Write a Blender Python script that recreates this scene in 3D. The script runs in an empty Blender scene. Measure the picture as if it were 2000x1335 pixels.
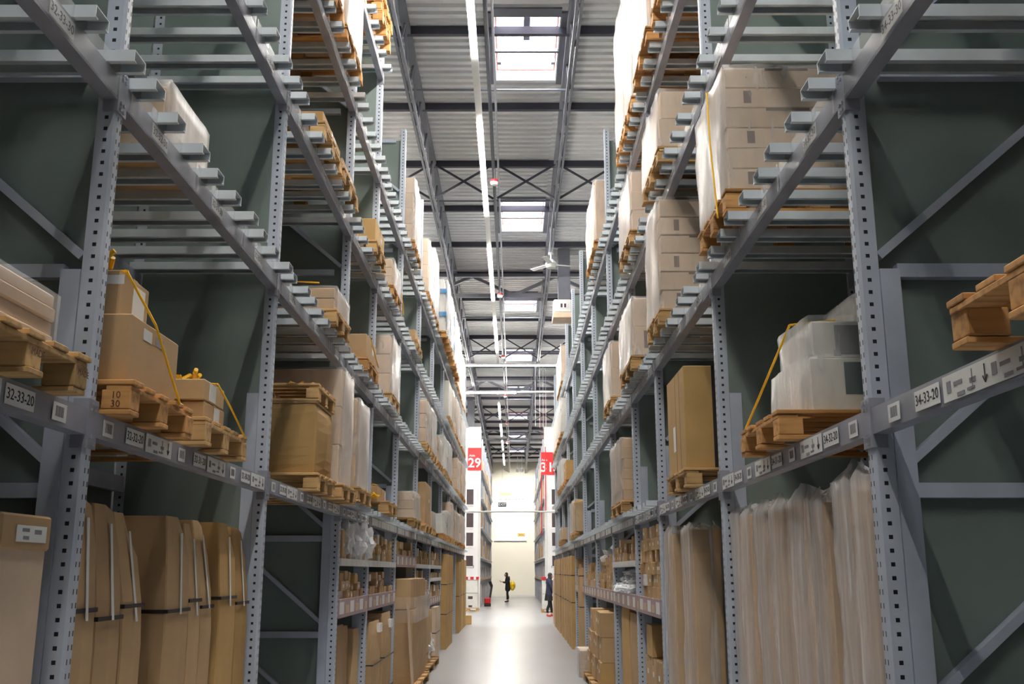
import bpy, bmesh, math, random
from mathutils import Vector, Matrix, Euler
SC = bpy.context.scene
COL = SC.collection
PI = math.pi

# ------------------------------------------------------------------ camera
F, VX, VY = 1955.0, 1004.0, 1115.0          # focal length and aisle vanishing point for a 2000x1335 frame
TILT = math.atan((VY - 667.5) / F)
CT, ST = math.cos(TILT), math.sin(TILT)
cam_data = bpy.data.cameras.new('camera')
cam_data.sensor_width = 36.0
cam_data.lens = F / 2000 * 36
cam_data.clip_end = 300
cam = bpy.data.objects.new('camera', cam_data)
cam.location = (0, 0, 1.70)
cam.rotation_euler = (PI / 2 + TILT, 0, math.atan(4 * CT / F))
COL.objects.link(cam)
SC.camera = cam
# ------------------------------------------------------------------ sky, exposure
w = bpy.data.worlds.new('overcast_sky'); SC.world = w; w.use_nodes = True
bg = w.node_tree.nodes['Background']
bg.inputs[0].default_value = (0.93, 0.96, 1.0, 1); bg.inputs[1].default_value = 3.2
SC.view_settings.view_transform = 'Standard'
SC.view_settings.look = 'None'
SC.view_settings.gamma = 1
SC.view_settings.use_curve_mapping = False
SC.view_settings.exposure = 2.98
TUBE = 30.0          # emission of the fluorescent strips
try:
    SC.cycles.use_denoising = True
    SC.cycles.max_bounces = 8
    SC.cycles.diffuse_bounces = 3
    SC.cycles.transparent_max_bounces = 16
    SC.cycles.sample_clamp_indirect = 6
    SC.cycles.caustics_reflective = False
    SC.cycles.caustics_refractive = False
except Exception:
    pass

# ------------------------------------------------------------------ materials
def nodes(name):
    m = bpy.data.materials.new(name); m.use_nodes = True
    nt = m.node_tree; p = nt.nodes['Principled BSDF']
    return m, nt, p
def NN(nt, t, **kw):
    n = nt.nodes.new(t)
    for k, v in kw.items(): setattr(n, k, v)
    return n
def ramp(nt, fac, stops):
    r = NN(nt, 'ShaderNodeValToRGB')
    el = r.color_ramp.elements
    while len(el) < len(stops): el.new(0.5)
    for e, (p, c) in zip(el, stops): e.position = p; e.color = (*c, 1)
    nt.links.new(fac, r.inputs[0]); return r.outputs[0]
def noise(nt, scale, detail=3, vec=None, stretch=None, space='Object'):
    tc = NN(nt, 'ShaderNodeTexCoord'); n = NN(nt, 'ShaderNodeTexNoise')
    n.inputs['Scale'].default_value = scale; n.inputs['Detail'].default_value = detail
    src = tc.outputs[space]
    mp = NN(nt, 'ShaderNodeMapping'); mp.inputs['Scale'].default_value = stretch or (1, 1, 1)
    nt.links.new(src, mp.inputs[0]); nt.links.new(mp.outputs[0], n.inputs['Vector'])
    return n.outputs['Fac']
def mul(nt, a, b):
    m = NN(nt, 'ShaderNodeMix', data_type='RGBA', blend_type='MULTIPLY'); m.inputs[0].default_value = 1
    nt.links.new(a, m.inputs[6]); nt.links.new(b, m.inputs[7]); return m.outputs[2]
def S(r, g, b):      # srgb 0-255 to linear
    f = lambda c: (c / 255 / 12.92) if c / 255 <= .04045 else ((c / 255 + .055) / 1.055) ** 2.4
    return (f(r), f(g), f(b))
def painted(name, col, rough=.5, metal=0, var=.12, scale=3, rand=0.0, bump=0, stretch=None, spec=.5):
    m, nt, p = nodes(name)
    a = [c * (1 - var) for c in col]; b = [min(1, c * (1 + var)) for c in col]
    c = ramp(nt, noise(nt, scale, 4, stretch=stretch), [(.3, a), (.7, b)])
    if rand:
        oi = NN(nt, 'ShaderNodeObjectInfo')
        c = mul(nt, c, ramp(nt, oi.outputs['Random'], [(0, (1 - rand,) * 3), (1, (1, 1, 1))]))
    nt.links.new(c, p.inputs['Base Color'])
    p.inputs['Roughness'].default_value = rough; p.inputs['Metallic'].default_value = metal
    p.inputs['Specular IOR Level'].default_value = spec
    if bump:
        bn = NN(nt, 'ShaderNodeBump'); bn.inputs['Strength'].default_value = bump; bn.inputs['Distance'].default_value = .01
        nt.links.new(noise(nt, scale * 6, 3, stretch=stretch), bn.inputs['Height']); nt.links.new(bn.outputs[0], p.inputs['Normal'])
    return m
def math_n(nt, op, a, b=None):
    n = NN(nt, 'ShaderNodeMath', operation=op)
    for i, v in enumerate((a, b)):
        if v is None: continue
        if isinstance(v, (int, float)): n.inputs[i].default_value = v
        else: nt.links.new(v, n.inputs[i])
    return n.outputs[0]
def perforated(name, col):
    m, nt, p = nodes(name)
    tc = NN(nt, 'ShaderNodeTexCoord'); sp = NN(nt, 'ShaderNodeSeparateXYZ'); nt.links.new(tc.outputs['Object'], sp.inputs[0])
    nm = NN(nt, 'ShaderNodeSeparateXYZ'); nt.links.new(tc.outputs['Normal'], nm.inputs[0])
    x, y, z = sp.outputs
    fz = math_n(nt, 'ABSOLUTE', math_n(nt, 'SUBTRACT', math_n(nt, 'FRACT', math_n(nt, 'DIVIDE', z, .05)), .5))
    camf = math_n(nt, 'GREATER_THAN', math_n(nt, 'ABSOLUTE', nm.outputs[1]), .8)
    h1 = math_n(nt, 'MULTIPLY', math_n(nt, 'LESS_THAN', fz, .155), math_n(nt, 'LESS_THAN', math_n(nt, 'ABSOLUTE', x), .0078))
    h1 = math_n(nt, 'MULTIPLY', h1, camf)
    ay = math_n(nt, 'ABSOLUTE', math_n(nt, 'SUBTRACT', math_n(nt, 'ABSOLUTE', y), .015))
    h2 = math_n(nt, 'MULTIPLY', math_n(nt, 'LESS_THAN', fz, .2), math_n(nt, 'LESS_THAN', ay, .0045))
    h2 = math_n(nt, 'MULTIPLY', h2, math_n(nt, 'LESS_THAN', math_n(nt, 'ABSOLUTE', nm.outputs[1]), .5))
    h = math_n(nt, 'MAXIMUM', h1, h2)
    c = ramp(nt, noise(nt, 4, 4), [(.3, [k * .9 for k in col]), (.7, [k * 1.08 for k in col])])
    mx = NN(nt, 'ShaderNodeMix', data_type='RGBA'); nt.links.new(h, mx.inputs[0]); nt.links.new(c, mx.inputs[6]); mx.inputs[7].default_value = (.008, .009, .012, 1)
    nt.links.new(mx.outputs[2], p.inputs['Base Color']); p.inputs['Roughness'].default_value = .42
    return m
def wood_mat(name, col, dark):
    m, nt, p = nodes(name)
    f = noise(nt, 6, 5, stretch=(.5, 4, 4))
    c = ramp(nt, f, [(.25, dark), (.5, col), (.8, [min(1, k * 1.25) for k in col])])
    oi = NN(nt, 'ShaderNodeObjectInfo')
    c = mul(nt, c, ramp(nt, oi.outputs['Random'], [(0, (.62, .6, .56)), (.6, (.95, .93, .9)), (1, (1, 1, 1))]))
    nt.links.new(c, p.inputs['Base Color']); p.inputs['Roughness'].default_value = .75
    return m
def card_mat(name, col):
    m, nt, p = nodes(name)
    c = ramp(nt, noise(nt, 2.5, 5), [(.3, [k * .86 for k in col]), (.7, [min(1, k * 1.07) for k in col])])
    oi = NN(nt, 'ShaderNodeObjectInfo')
    c = mul(nt, c, ramp(nt, oi.outputs['Random'], [(0, (.78, .76, .73)), (.5, (.93, .92, .9)), (1, (1, 1, 1))]))
    nt.links.new(c, p.inputs['Base Color']); p.inputs['Roughness'].default_value = .7
    p.inputs['Specular IOR Level'].default_value = .3
    return m
def film_mat(name, density=.2, streak=.45, tint=(.9, .92, .95), scale=5, stretch=(1, 1, 3), rough=.28, bump=.4, side=.3):
    m, nt, p = nodes(name)
    p.inputs['Base Color'].default_value = (*tint, 1); p.inputs['Roughness'].default_value = rough
    p.inputs['Specular IOR Level'].default_value = .8
    bn = NN(nt, 'ShaderNodeBump'); bn.inputs['Strength'].default_value = bump; bn.inputs['Distance'].default_value = .012
    nz = noise(nt, scale * 2, 3, stretch=stretch)
    nt.links.new(nz, bn.inputs['Height']); nt.links.new(bn.outputs[0], p.inputs['Normal'])
    tr = NN(nt, 'ShaderNodeBsdfTransparent'); mx = NN(nt, 'ShaderNodeMixShader')
    f = ramp(nt, noise(nt, scale, 3, stretch=stretch), [(.38, (density,) * 3), (.58, (density + streak * .2,) * 3), (.80, (density + streak,) * 3)])
    # film made whiter on aisle faces, imitating light reflected off the wrap
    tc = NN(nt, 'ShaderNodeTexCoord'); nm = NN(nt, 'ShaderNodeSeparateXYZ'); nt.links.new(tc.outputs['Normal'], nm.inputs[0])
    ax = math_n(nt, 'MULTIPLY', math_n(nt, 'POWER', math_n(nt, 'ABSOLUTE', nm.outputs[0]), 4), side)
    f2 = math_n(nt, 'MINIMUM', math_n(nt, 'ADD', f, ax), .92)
    nt.links.new(f2, mx.inputs[0]); nt.links.new(tr.outputs[0], mx.inputs[1]); nt.links.new(p.outputs[0], mx.inputs[2])
    nt.links.new(mx.outputs[0], nt.nodes['Material Output'].inputs[0])
    return m
def emit_mat(name, col, st):
    m, nt, p = nodes(name)
    p.inputs['Base Color'].default_value = (*col, 1); p.inputs['Emission Color'].default_value = (*col, 1); p.inputs['Emission Strength'].default_value = st
    return m

M = {}
M['post'] = perforated('post_blue_grey_paint', S(188, 196, 210))
M['paint'] = painted('blue_grey_paint', S(180, 188, 204), .45)
M['beam'] = painted('galvanised_beam', S(154, 156, 168), .42, .15, .12, 6)
M['bar'] = painted('galvanised_bar', S(214, 222, 228), .4, .12, .1, 5)
M['panel'] = painted('grey_green_sheet', S(120, 132, 129), .5, 0, .1, 1.2, spec=.4)
M['wood'] = wood_mat('pallet_wood', S(216, 176, 120), S(150, 106, 60))
M['wood_b'] = wood_mat('orange_pallet_wood', S(214, 160, 98), S(150, 98, 48))
M['card'] = card_mat('brown_cardboard', S(206, 172, 130))
M['card_y'] = card_mat('yellow_brown_cardboard', S(206, 168, 110))
M['card_p'] = card_mat('pale_pinkish_cardboard', S(224, 198, 172))
M['card_w'] = card_mat('white_cardboard', S(226, 224, 218))
M['tape'] = painted('packing_tape', S(196, 164, 118), .25, 0, .05)
M['white'] = painted('white_label_paper', S(232, 232, 230), .6, 0, .03)
M['ink'] = painted('black_ink', S(38, 38, 42), .6, 0, .05)
M['greyink'] = painted('grey_print', S(140, 140, 146), .6, 0, .1)
M['strap'] = painted('black_strap', S(48, 42, 46), .4, 0, .1)
M['yellow'] = painted('yellow_strap', S(245, 190, 20), .4, 0, .06)
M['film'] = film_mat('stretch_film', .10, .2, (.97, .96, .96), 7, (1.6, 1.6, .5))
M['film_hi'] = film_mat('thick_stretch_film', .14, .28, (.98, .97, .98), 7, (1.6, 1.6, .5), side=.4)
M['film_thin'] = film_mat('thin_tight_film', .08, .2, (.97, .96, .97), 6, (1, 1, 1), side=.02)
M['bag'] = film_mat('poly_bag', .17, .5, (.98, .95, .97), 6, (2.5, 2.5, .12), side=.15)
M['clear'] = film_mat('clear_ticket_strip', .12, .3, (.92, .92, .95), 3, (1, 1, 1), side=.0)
M['floor'] = painted('sealed_concrete', S(166, 168, 172), .28, 0, .08, .7, bump=.02, stretch=(1, .4, 1))
M['wallw'] = painted('cream_wall', S(228, 223, 209), .8, 0, .02, .3)
M['wallg'] = painted('grey_wall', S(90, 92, 92), .8, 0, .05, .3)
M['deck'] = painted('roof_deck_sheet', S(226, 226, 228), .5, 0, .07, .9)
M['steel'] = painted('dark_truss_steel', S(112, 114, 124), .5, .2, .12, 2)
M['steel_d'] = painted('dark_purlin_steel', S(66, 66, 78), .55, .2, .1, 2)
M['steel_l'] = painted('light_pipe', S(200, 204, 212), .35, .2, .06, 2)
M['curb'] = painted('white_curb', S(235, 238, 242), .5, 0, .02)
M['sash'] = painted('pink_sash', S(170, 96, 84), .5, 0, .04)
M['housing'] = painted('white_housing', S(222, 222, 220), .45, 0, .03)
M['tube'] = emit_mat('fluorescent_tube', (1.0, .955, .87), TUBE)
M['red'] = painted('red_sign', S(214, 30, 36), .5, 0, .05)
M['signw'] = painted('white_sign', S(240, 240, 240), .5, 0, .02)
M['price'] = painted('mauve_price_board', S(176, 152, 156), .5, 0, .35, 14, stretch=(1, 3, .6))
M['dark'] = painted('dark_poster', S(70, 56, 60), .5, 0, .15)
M['plastic'] = film_mat('white_poly_pack', .6, .3, (.93, .94, .97), 8, (1, 1, 1))
M['patchb'] = painted('dark_brown_print', S(120, 96, 82), .6, 0, .1)
M['teal'] = painted('dark_teal_print', S(30, 66, 74), .5, 0, .1)
M['blue'] = painted('blue_band', S(50, 130, 185), .4, 0, .1)
g_, nt_, p_ = nodes('window_glass'); p_.inputs['Roughness'].default_value = .05; p_.inputs['Base Color'].default_value = (1, 1, 1, 1)
tr_ = NN(nt_, 'ShaderNodeBsdfTransparent'); mx_ = NN(nt_, 'ShaderNodeMixShader'); mx_.inputs[0].default_value = .08
nt_.links.new(tr_.outputs[0], mx_.inputs[1]); nt_.links.new(p_.outputs[0], mx_.inputs[2]); nt_.links.new(mx_.outputs[0], nt_.nodes['Material Output'].inputs[0])
M['glass'] = g_

# ------------------------------------------------------------------ mesh helpers
class MB:
    def __init__(s): s.v = []; s.f = []; s.smooth = False
    def box(s, x0, x1, y0, y1, z0, z1):
        b = len(s.v)
        s.v += [(x0, y0, z0), (x1, y0, z0), (x1, y1, z0), (x0, y1, z0), (x0, y0, z1), (x1, y0, z1), (x1, y1, z1), (x0, y1, z1)]
        s.f += [(b, b + 3, b + 2, b + 1), (b + 4, b + 5, b + 6, b + 7), (b, b + 1, b + 5, b + 4), (b + 1, b + 2, b + 6, b + 5), (b + 2, b + 3, b + 7, b + 6), (b + 3, b, b + 4, b + 7)]
        return s
    def bar(s, p, q, w, h, up=(0, 0, 1)):
        p, q = Vector(p), Vector(q); d = (q - p).normalized(); up = Vector(up)
        if abs(d.dot(up)) > .98: up = Vector((1, 0, 0))
        a = d.cross(up).normalized() * w / 2; c = a.cross(d).normalized() * h / 2; b = len(s.v)
        for e in (p, q):
            for k in (-a - c, a - c, a + c, -a + c): s.v.append(tuple(e + k))
        s.f += [(b, b + 3, b + 2, b + 1), (b + 4, b + 5, b + 6, b + 7)] + [(b + i, b + (i + 1) % 4, b + 4 + (i + 1) % 4, b + 4 + i) for i in range(4)]
        return s
    def tube(s, p, q, r, n=8, r2=None):
        p, q = Vector(p), Vector(q); d = (q - p).normalized()
        up = Vector((0, 0, 1)) if abs(d.z) < .95 else Vector((1, 0, 0))
        a = d.cross(up).normalized(); c = a.cross(d); b = len(s.v); r2 = r if r2 is None else r2
        for e, rr in ((p, r), (q, r2)):
            for i in range(n):
                t = 2 * PI * i / n; s.v.append(tuple(e + (a * math.cos(t) + c * math.sin(t)) * rr))
        s.f += [(b + i, b + (i + 1) % n, b + n + (i + 1) % n, b + n + i) for i in range(n)]
        s.f += [tuple(b + n - 1 - i for i in range(n)), tuple(b + n + i for i in range(n))]
        return s
    def rings(s, rings):
        b = len(s.v); n = len(rings[0])
        for r in rings: s.v += [tuple(p) for p in r]
        for k in range(len(rings) - 1):
            for i in range(n):
                s.f.append((b + k * n + i, b + k * n + (i + 1) % n, b + (k + 1) * n + (i + 1) % n, b + (k + 1) * n + i))
        s.f.append(tuple(b + n - 1 - i for i in range(n))); s.f.append(tuple(b + (len(rings) - 1) * n + i for i in range(n)))
        return s
    def mesh(s, name, mat, smooth=False):
        me = bpy.data.meshes.new(name); me.from_pydata(s.v, [], s.f); me.materials.append(M[mat])
        if smooth: me.shade_smooth()
        me.update(); return me
CACHE = {}
def cached(key, fn):
    if key not in CACHE: CACHE[key] = fn()
    return CACHE[key]
def chbox(dx, dy, dz, mat, c=.006):
    """box with chamfered edges, centred in x,y, base at z=0"""
    dx, dy, dz = round(dx, 2), round(dy, 2), round(dz, 2)
    dz = max(dz, .02); dx = max(dx, .02); dy = max(dy, .02)
    def mk():
        bm = bmesh.new(); bmesh.ops.create_cube(bm, size=1)
        for v in bm.verts: v.co = Vector((v.co.x * dx, v.co.y * dy, (v.co.z + .5) * dz))
        bmesh.ops.bevel(bm, geom=bm.edges[:], offset=c, segments=1, affect='EDGES')
        me = bpy.data.meshes.new('box'); bm.to_mesh(me); bm.free(); me.materials.append(M[mat]); return me
    return cached(('ch', dx, dy, dz, mat, c), mk)
def obj(name, me, parent=None, loc=(0, 0, 0), rot=(0, 0, 0), label=None):
    o = bpy.data.objects.new(name, me); COL.objects.link(o)
    o.location = loc; o.rotation_euler = rot
    if parent is not None: o.parent = parent
    if label: o['label'] = label
    return o
USED = {}
def tag(o, label, cat, group=None, kind=None):
    n = len(label.split())
    if not (4 <= n <= 16): print('LABEL LEN', n, label)
    if label in USED: print('DUP LABEL', label)
    USED[label] = 1
    o['label'] = label; o['category'] = cat
    if group: o['group'] = group
    if kind: o['kind'] = kind
    return o
def thing(name, label, cat, loc=(0, 0, 0), rz=0, group=None):
    o = bpy.data.objects.new(name, None); COL.objects.link(o); o.location = loc; o.rotation_euler = (0, 0, rz)
    o.empty_display_size = .1
    return tag(o, label, cat, group)
def struct(name, mb, mat, parent=None, loc=(0, 0, 0), label=None):
    o = obj(name, mb.mesh(name, mat), parent, loc)
    if parent is None: o['kind'] = 'structure'
    if label: o['label'] = label
    return o
def text_mesh(txt, size, mat, extrude=.0004, bold=0):
    def mk():
        cu = bpy.data.curves.new('lettering', 'FONT'); cu.body = txt; cu.size = size; cu.extrude = extrude
        cu.align_x = 'CENTER'; cu.align_y = 'CENTER'; cu.resolution_u = 2; cu.offset = bold
        o = bpy.data.objects.new('lettering', cu); COL.objects.link(o)
        bpy.context.view_layer.update()
        me = bpy.data.meshes.new_from_object(o.evaluated_get(bpy.context.evaluated_depsgraph_get()))
        bpy.data.objects.remove(o); me.materials.clear(); me.materials.append(M[mat]); return me
    return cached(('txt', txt, size, mat, bold), mk)
ORD = 'first second third fourth fifth sixth seventh eighth ninth tenth eleventh twelfth thirteenth fourteenth fifteenth sixteenth seventeenth eighteenth nineteenth twentieth'.split()
RACK = {-1: 'rack thirty-two', 1: 'rack thirty-four'}
rnd = random.Random(7)

# ------------------------------------------------------------------ layout
XF = {-1: 1.64, 1: 1.37}                       # aisle face of the uprights
DEP = 1.0
YS = [1.0, 3.85, 6.69, 9.6, 11.55, 14.2, 17.15, 20.1, 23.05, 26.0, 28.95, 31.9, 33.8]
H0 = 1.70
LB = {1: 2.21, 2: 3.60, 3: 4.98, 4: 6.33, 5: 7.70}   # underside of the beams
BH = .10
def bay_of(y):
    for i in range(len(YS) - 1):
        if YS[i] <= y < YS[i + 1]: return i
    return len(YS) - 2
def has_arms(lv, b): return lv > 1 or b >= 3
def base_z(lv, b):
    if lv == 0: return 0.0
    return LB[lv] + BH + (.05 if has_arms(lv, b) else 0)
ARM_BAYS = 7
# ------------------------------------------------------------------ room shell
def slab(name, x0, x1, y0, y1, z0, z1, mat): return struct(name, MB().box(x0, x1, y0, y1, z0, z1), mat)
RX, RY0, RY1, RZ = 9.0, -13.0, 76.0, 9.75
slab('floor', -RX, RX, RY0, RY1 + .3, -.2, 0, 'floor')
slab('wall_back', -RX, RX, RY1, RY1 + .3, 0, 11, 'wallw')
slab('wall_front', -RX, RX, RY0 - .3, RY0, 0, 11, 'wallg')
slab('wall_left', -RX - .3, -RX, RY0, RY1, 0, 11, 'wallg')
slab('wall_right', RX, RX + .3, RY0, RY1, 0, 11, 'wallg')
SKX0, SKX1 = -.31, .71
SKY = [(13.42 + 7.65 * n, 15.42 + 7.65 * n) for n in range(-3, 8)]
def deck(x0, x1, y0, y1):
    mb = MB(); n = max(1, round((y1 - y0) / .2)); p = (y1 - y0) / n; pts = []
    for i in range(n):
        y = y0 + i * p
        pts += [(y, RZ), (y + p * .5, RZ), (y + p * .62, RZ + .075), (y + p * .88, RZ + .075)]
    pts.append((y1, RZ))
    for (y, z) in pts: mb.v += [(x0, y, z), (x1, y, z)]
    for i in range(len(pts) - 1): mb.f.append((2 * i, 2 * i + 1, 2 * i + 3, 2 * i + 2))
    b = len(mb.v); mb.box(x0, x1, y0, y1, RZ + .08, RZ + .12)
    return mb
ce = bpy.data.objects.new('ceiling', None); COL.objects.link(ce); ce['kind'] = 'structure'
for (a, b_) in ((-RX, SKX0), (SKX1, RX)):
    y = RY0
    while y < RY1 - .01:
        y2 = min(RY1, y + 12); obj('deck_sheet', deck(a, b_, y, y2).mesh('deck_sheet', 'deck'), ce); y = y2
ys = RY0
for (a, b_) in SKY + [(RY1, RY1)]:
    if a > ys: obj('deck_sheet', deck(SKX0, SKX1, ys, a).mesh('deck_sheet', 'deck'), ce)
    ys = b_
for k, (a, b_) in enumerate(SKY):
    if b_ < 0: pass
    s = bpy.data.objects.new('window_%d' % (k + 1), None); COL.objects.link(s); s['kind'] = 'structure'; s.location = ((SKX0 + SKX1) / 2, (a + b_) / 2, RZ)
    hx, hy = (SKX1 - SKX0) / 2, (b_ - a) / 2
    def ring(z0, z1, t, ix, iy):
        m_ = MB(); m_.box(-ix, ix, iy - t, iy, z0, z1).box(-ix, ix, -iy, -iy + t, z0, z1)
        m_.box(-ix, -ix + t, -iy + t, iy - t, z0, z1).box(ix - t, ix, -iy + t, iy - t, z0, z1); return m_
    obj('curb', cached('curb', lambda: ring(-.02, .16, .02, hx, hy).mesh('curb', 'curb')), s)
    obj('window_frame', cached('sash', lambda: ring(.16, .30, .045, hx, hy).mesh('sash', 'sash')), s)
    obj('window_trim', cached('sktrim', lambda: MB().box(hx, hx + .14, -hy - .1, hy + .1, -.03, 0).box(-hx - .14, -hx, -hy - .1, hy + .1, -.03, 0).box(-hx, hx, -hy - .22, -hy, -.03, 0).mesh('trim', 'steel')), s)
    obj('window_pane', cached('skpane', lambda: MB().box(-hx + .045, hx - .045, -hy + .045, hy - .045, .24, .25).mesh('pane', 'glass')), s)
    obj('mullion', cached('skmul', lambda: MB().box(-hx, hx, -.03, .03, -.05, .0).mesh('mullion', 'steel')), s)
    if k % 2 == 1:
        obj('opener_arm', cached('skop', lambda: MB().box(-.05, .05, -hy, -hy + .9, .1, .16).box(-hx + .04, -hx + .1, hy - .5, hy - .42, .05, .16).box(hx - .1, hx - .04, hy - .5, hy - .42, .05, .16).mesh('opener', 'steel')), s)
    if 0 <= k:
        pl = bpy.data.lights.new('daylight_portal', 'AREA'); pl.shape = 'RECTANGLE'; pl.size = 2 * hx; pl.size_y = 2 * hy
        try: pl.cycles.is_portal = True
        except Exception: pass
        po = bpy.data.objects.new('daylight_portal', pl); COL.objects.link(po); po.location = (s.location.x, s.location.y, RZ + .32)

# roof trusses along the aisle
def truss_long(x, mat='steel'):
    t = bpy.data.objects.new('roof_truss', None); COL.objects.link(t); t['kind'] = 'structure'; t.location = (x, 0, 8.9)
    obj('top_chord', cached('tch', lambda: MB().box(-.06, .06, RY0 + .05, RY1 - .05, .72, .82).mesh('chord', 'steel')), t)
    obj('bottom_chord', cached('bch', lambda: MB().box(-.05, -.012, RY0 + .05, RY1 - .05, 0, .06).box(.012, .05, RY0 + .05, RY1 - .05, 0, .06).mesh('chord', mat)), t)
    up = cached('wb1', lambda: MB().bar((0, 0, .03), (0, .62, .75), .035, .035).mesh('web', mat))
    dn = cached('wb2', lambda: MB().bar((0, 0, .75), (0, .62, .03), .035, .035).mesh('web', mat))
    y = 9.0; k = 0
    while y < 36:
        obj('web_bar', up if k % 2 == 0 else dn, t, (0, y, 0)); y += .64; k += 1
    mb = MB()
    while y < RY1 - .7:
        mb.bar((0, y, .03 if k % 2 == 0 else .75), (0, y + .62, .75 if k % 2 == 0 else .03), .035, .035); y += .64; k += 1
    o = obj('web_bar', mb.mesh('web', mat), t); o['kind'] = 'stuff'
for x in (-4.3, -1.62, .86, 3.9): truss_long(x)
YP = [13.76 + 2.545 * k for k in range(-10, 24)]
pm = MB().box(-RX + .05, RX - .05, -.04, .04, -.13, 0).mesh('purlin', 'steel_d')
for y in YP:
    if RY0 < y < RY1 - .3:
        o = obj('roof_purlin', pm, None, (0, y, RZ - .001)); o['kind'] = 'structure'
rm = MB().tube((-RX + .05, 0, 0), (RX - .05, 0, 0), .018, 6).mesh('tie', 'steel')
for k in range(-3, 12):
    y = 15.2 + 5.09 * k
    if y > RY0:
        o = obj('tie_rod', rm, None, (0, y, 9.45)); o['kind'] = 'structure'
xm = MB().bar((0, 0, 0), (1.16, 0, -.72), .03, .04).mesh('brace', 'steel_d')
xm2 = MB().bar((0, 0, -.72), (1.16, 0, 0), .03, .04).mesh('brace', 'steel_d')
for kk, k in enumerate((-1, 2, 8, 14, 20)):
    y = 13.76 + 2.545 * k
    t = bpy.data.objects.new('cross_bracing', None); COL.objects.link(t); t['kind'] = 'structure'; t.location = (0, y, 9.63)
    for x in (-2.86, -1.62, -.38, .86):
        obj('brace_bar', xm, t, (x + .05, -.1, 0)); obj('brace_bar', xm2, t, (x + .05, -.13, 0))
for kk, k in enumerate((-3, 5, 11, 17)):
    y = 13.76 + 2.545 * k - .2
    t = bpy.data.objects.new('cross_truss', None); COL.objects.link(t); t['kind'] = 'structure'; t.location = (0, y, 0)
    obj('bottom_chord', cached('ctb', lambda: MB().box(-5, 5, -.05, .05, 8.96, 9.06).mesh('chord', 'steel')), t)
    obj('top_chord', cached('ctt', lambda: MB().box(-5, 5, -.05, .05, 9.5, 9.62).mesh('chord', 'steel')), t)
    obj('light_flange', cached('ctl', lambda: MB().box(-5, 5, -.09, -.05, 9.5, 9.53).mesh('flange', 'steel_l')), t)
    for x in (-4.6, -2.3, 0.0, 2.3):
        obj('web_bar', cached('cw1', lambda: MB().bar((0, 0, 9.02), (1.1, 0, 9.53), .08, .09, (0, 1, 0)).mesh('web', 'steel')), t, (x, 0, 0))
        obj('web_bar', cached('cw2', lambda: MB().bar((0, 0, 9.02), (-1.1, 0, 9.53), .08, .09, (0, 1, 0)).mesh('web', 'steel')), t, (x, 0, 0))
# pipes beside the lights
pp = thing('sprinkler_pipe', 'paired grey sprinkler pipes running along the roof beside the strip lights', 'pipe', (-.38, 0, 9.0))
for dx, r in ((0, .03), (.09, .018)):
    obj('pipe_run', MB().tube((dx, RY0 + .1, 0), (dx, RY1 - .1, 0), r, 8).mesh('pipe', 'steel_l' if r < .02 else 'steel'), pp)
for i in range(14):
    obj('hanger', cached('hang', lambda: MB().box(-.01, .01, -.01, .01, 0, .72).mesh('hanger', 'steel')), pp, (0, 4.0 + 5 * i, 0))
for i, y in enumerate((9.6, 17.4, 25.2, 32.9, 40.6, 48.4, 56)):
    t = thing('roof_sounder', 'red and white %s sounder from the skylight end, hanging under the sprinkler pipe' % ORD[i], 'sounder', (-.36, y, 8.66), group='sounders under the pipe')
    obj('cap', cached('snd1', lambda: MB().tube((0, 0, .05), (0, 0, .1), .07, 16).mesh('cap', 'red')), t)
    obj('dome', cached('snd2', lambda: MB().tube((0, 0, 0), (0, 0, .05), .055, 16, .075).mesh('dome', 'signw')), t)
    obj('drop_pipe', cached('snd3', lambda: MB().tube((0, 0, .1), (0, 0, .33), .012, 8).mesh('drop', 'steel_l')), t)

# ------------------------------------------------------------------ strip lights
def strip(name, label, p0, p1, lit, units=3, group=None):
    p0, p1 = Vector(p0), Vector(p1); d = p1 - p0; L = d.length
    t = thing(name, label, 'strip light', p0, math.atan2(d.y, d.x), group)
    obj('housing', MB().box(0, L, -.05, .05, 0, .06).mesh('housing', 'housing'), t)
    if lit:
        n = units; u = L / n
        for i in range(n):
            obj('tube', MB().tube((i * u + .02, 0, -.012), ((i + 1) * u - .02, 0, -.012), .028, 8).mesh('tube', 'tube'), t)
    for x in (L * .2, L * .8):
        obj('suspension', MB().box(x - .004, x + .004, -.004, .004, .06, 9.73 - p0.z).mesh('wire', 'steel_l'), t)
    return t
LX, LZ = -.55, 8.70
k = 0
for i, (a, b_) in enumerate([(-4.6, -.3), (1.85, 6.2), (8.3, 12.7), (14.8, 19.1), (21.2, 25.6), (27.7, 32.0)]):
    strip('strip_light', 'glowing strip light over the aisle, %s along the near light line' % ORD[i], (LX, a, LZ), (LX, b_, LZ), True, 3, 'near strip lights along the aisle')
    nxt = [1.85, 8.3, 14.8, 21.2, 27.7, 33.9][i]
    strip('light_track', 'unlit white track after the %s strip light along the near light line' % ORD[i], (LX, b_ + .01, LZ), (LX, nxt - .01, LZ), False, 3, 'unlit tracks of the aisle lights')
for i, (a, b_) in enumerate([(42.3, 46.6), (48.6, 52.9), (54.9, 59.2), (61.3, 67.6)]):
    strip('strip_light', 'glowing strip light over the far racks, %s from the cross aisle' % ORD[i], (LX - .1, a, LZ), (LX - .1, b_, LZ), True, 3, 'far strip lights')
strip('strip_light', 'long glowing strip light crossing the aisle just past the near racks', (-8.6, 34.6, LZ + .08), (8.6, 34.6, LZ + .08), True, 12)  # ends hidden behind the racks are added to brighten the cross aisle
strip('strip_light', 'long glowing strip light crossing above the cross aisle, before the far racks', (-8.6, 39.7, LZ), (.1, 39.7, LZ), True, 6)  # hidden outer run is likewise added for more light
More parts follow.
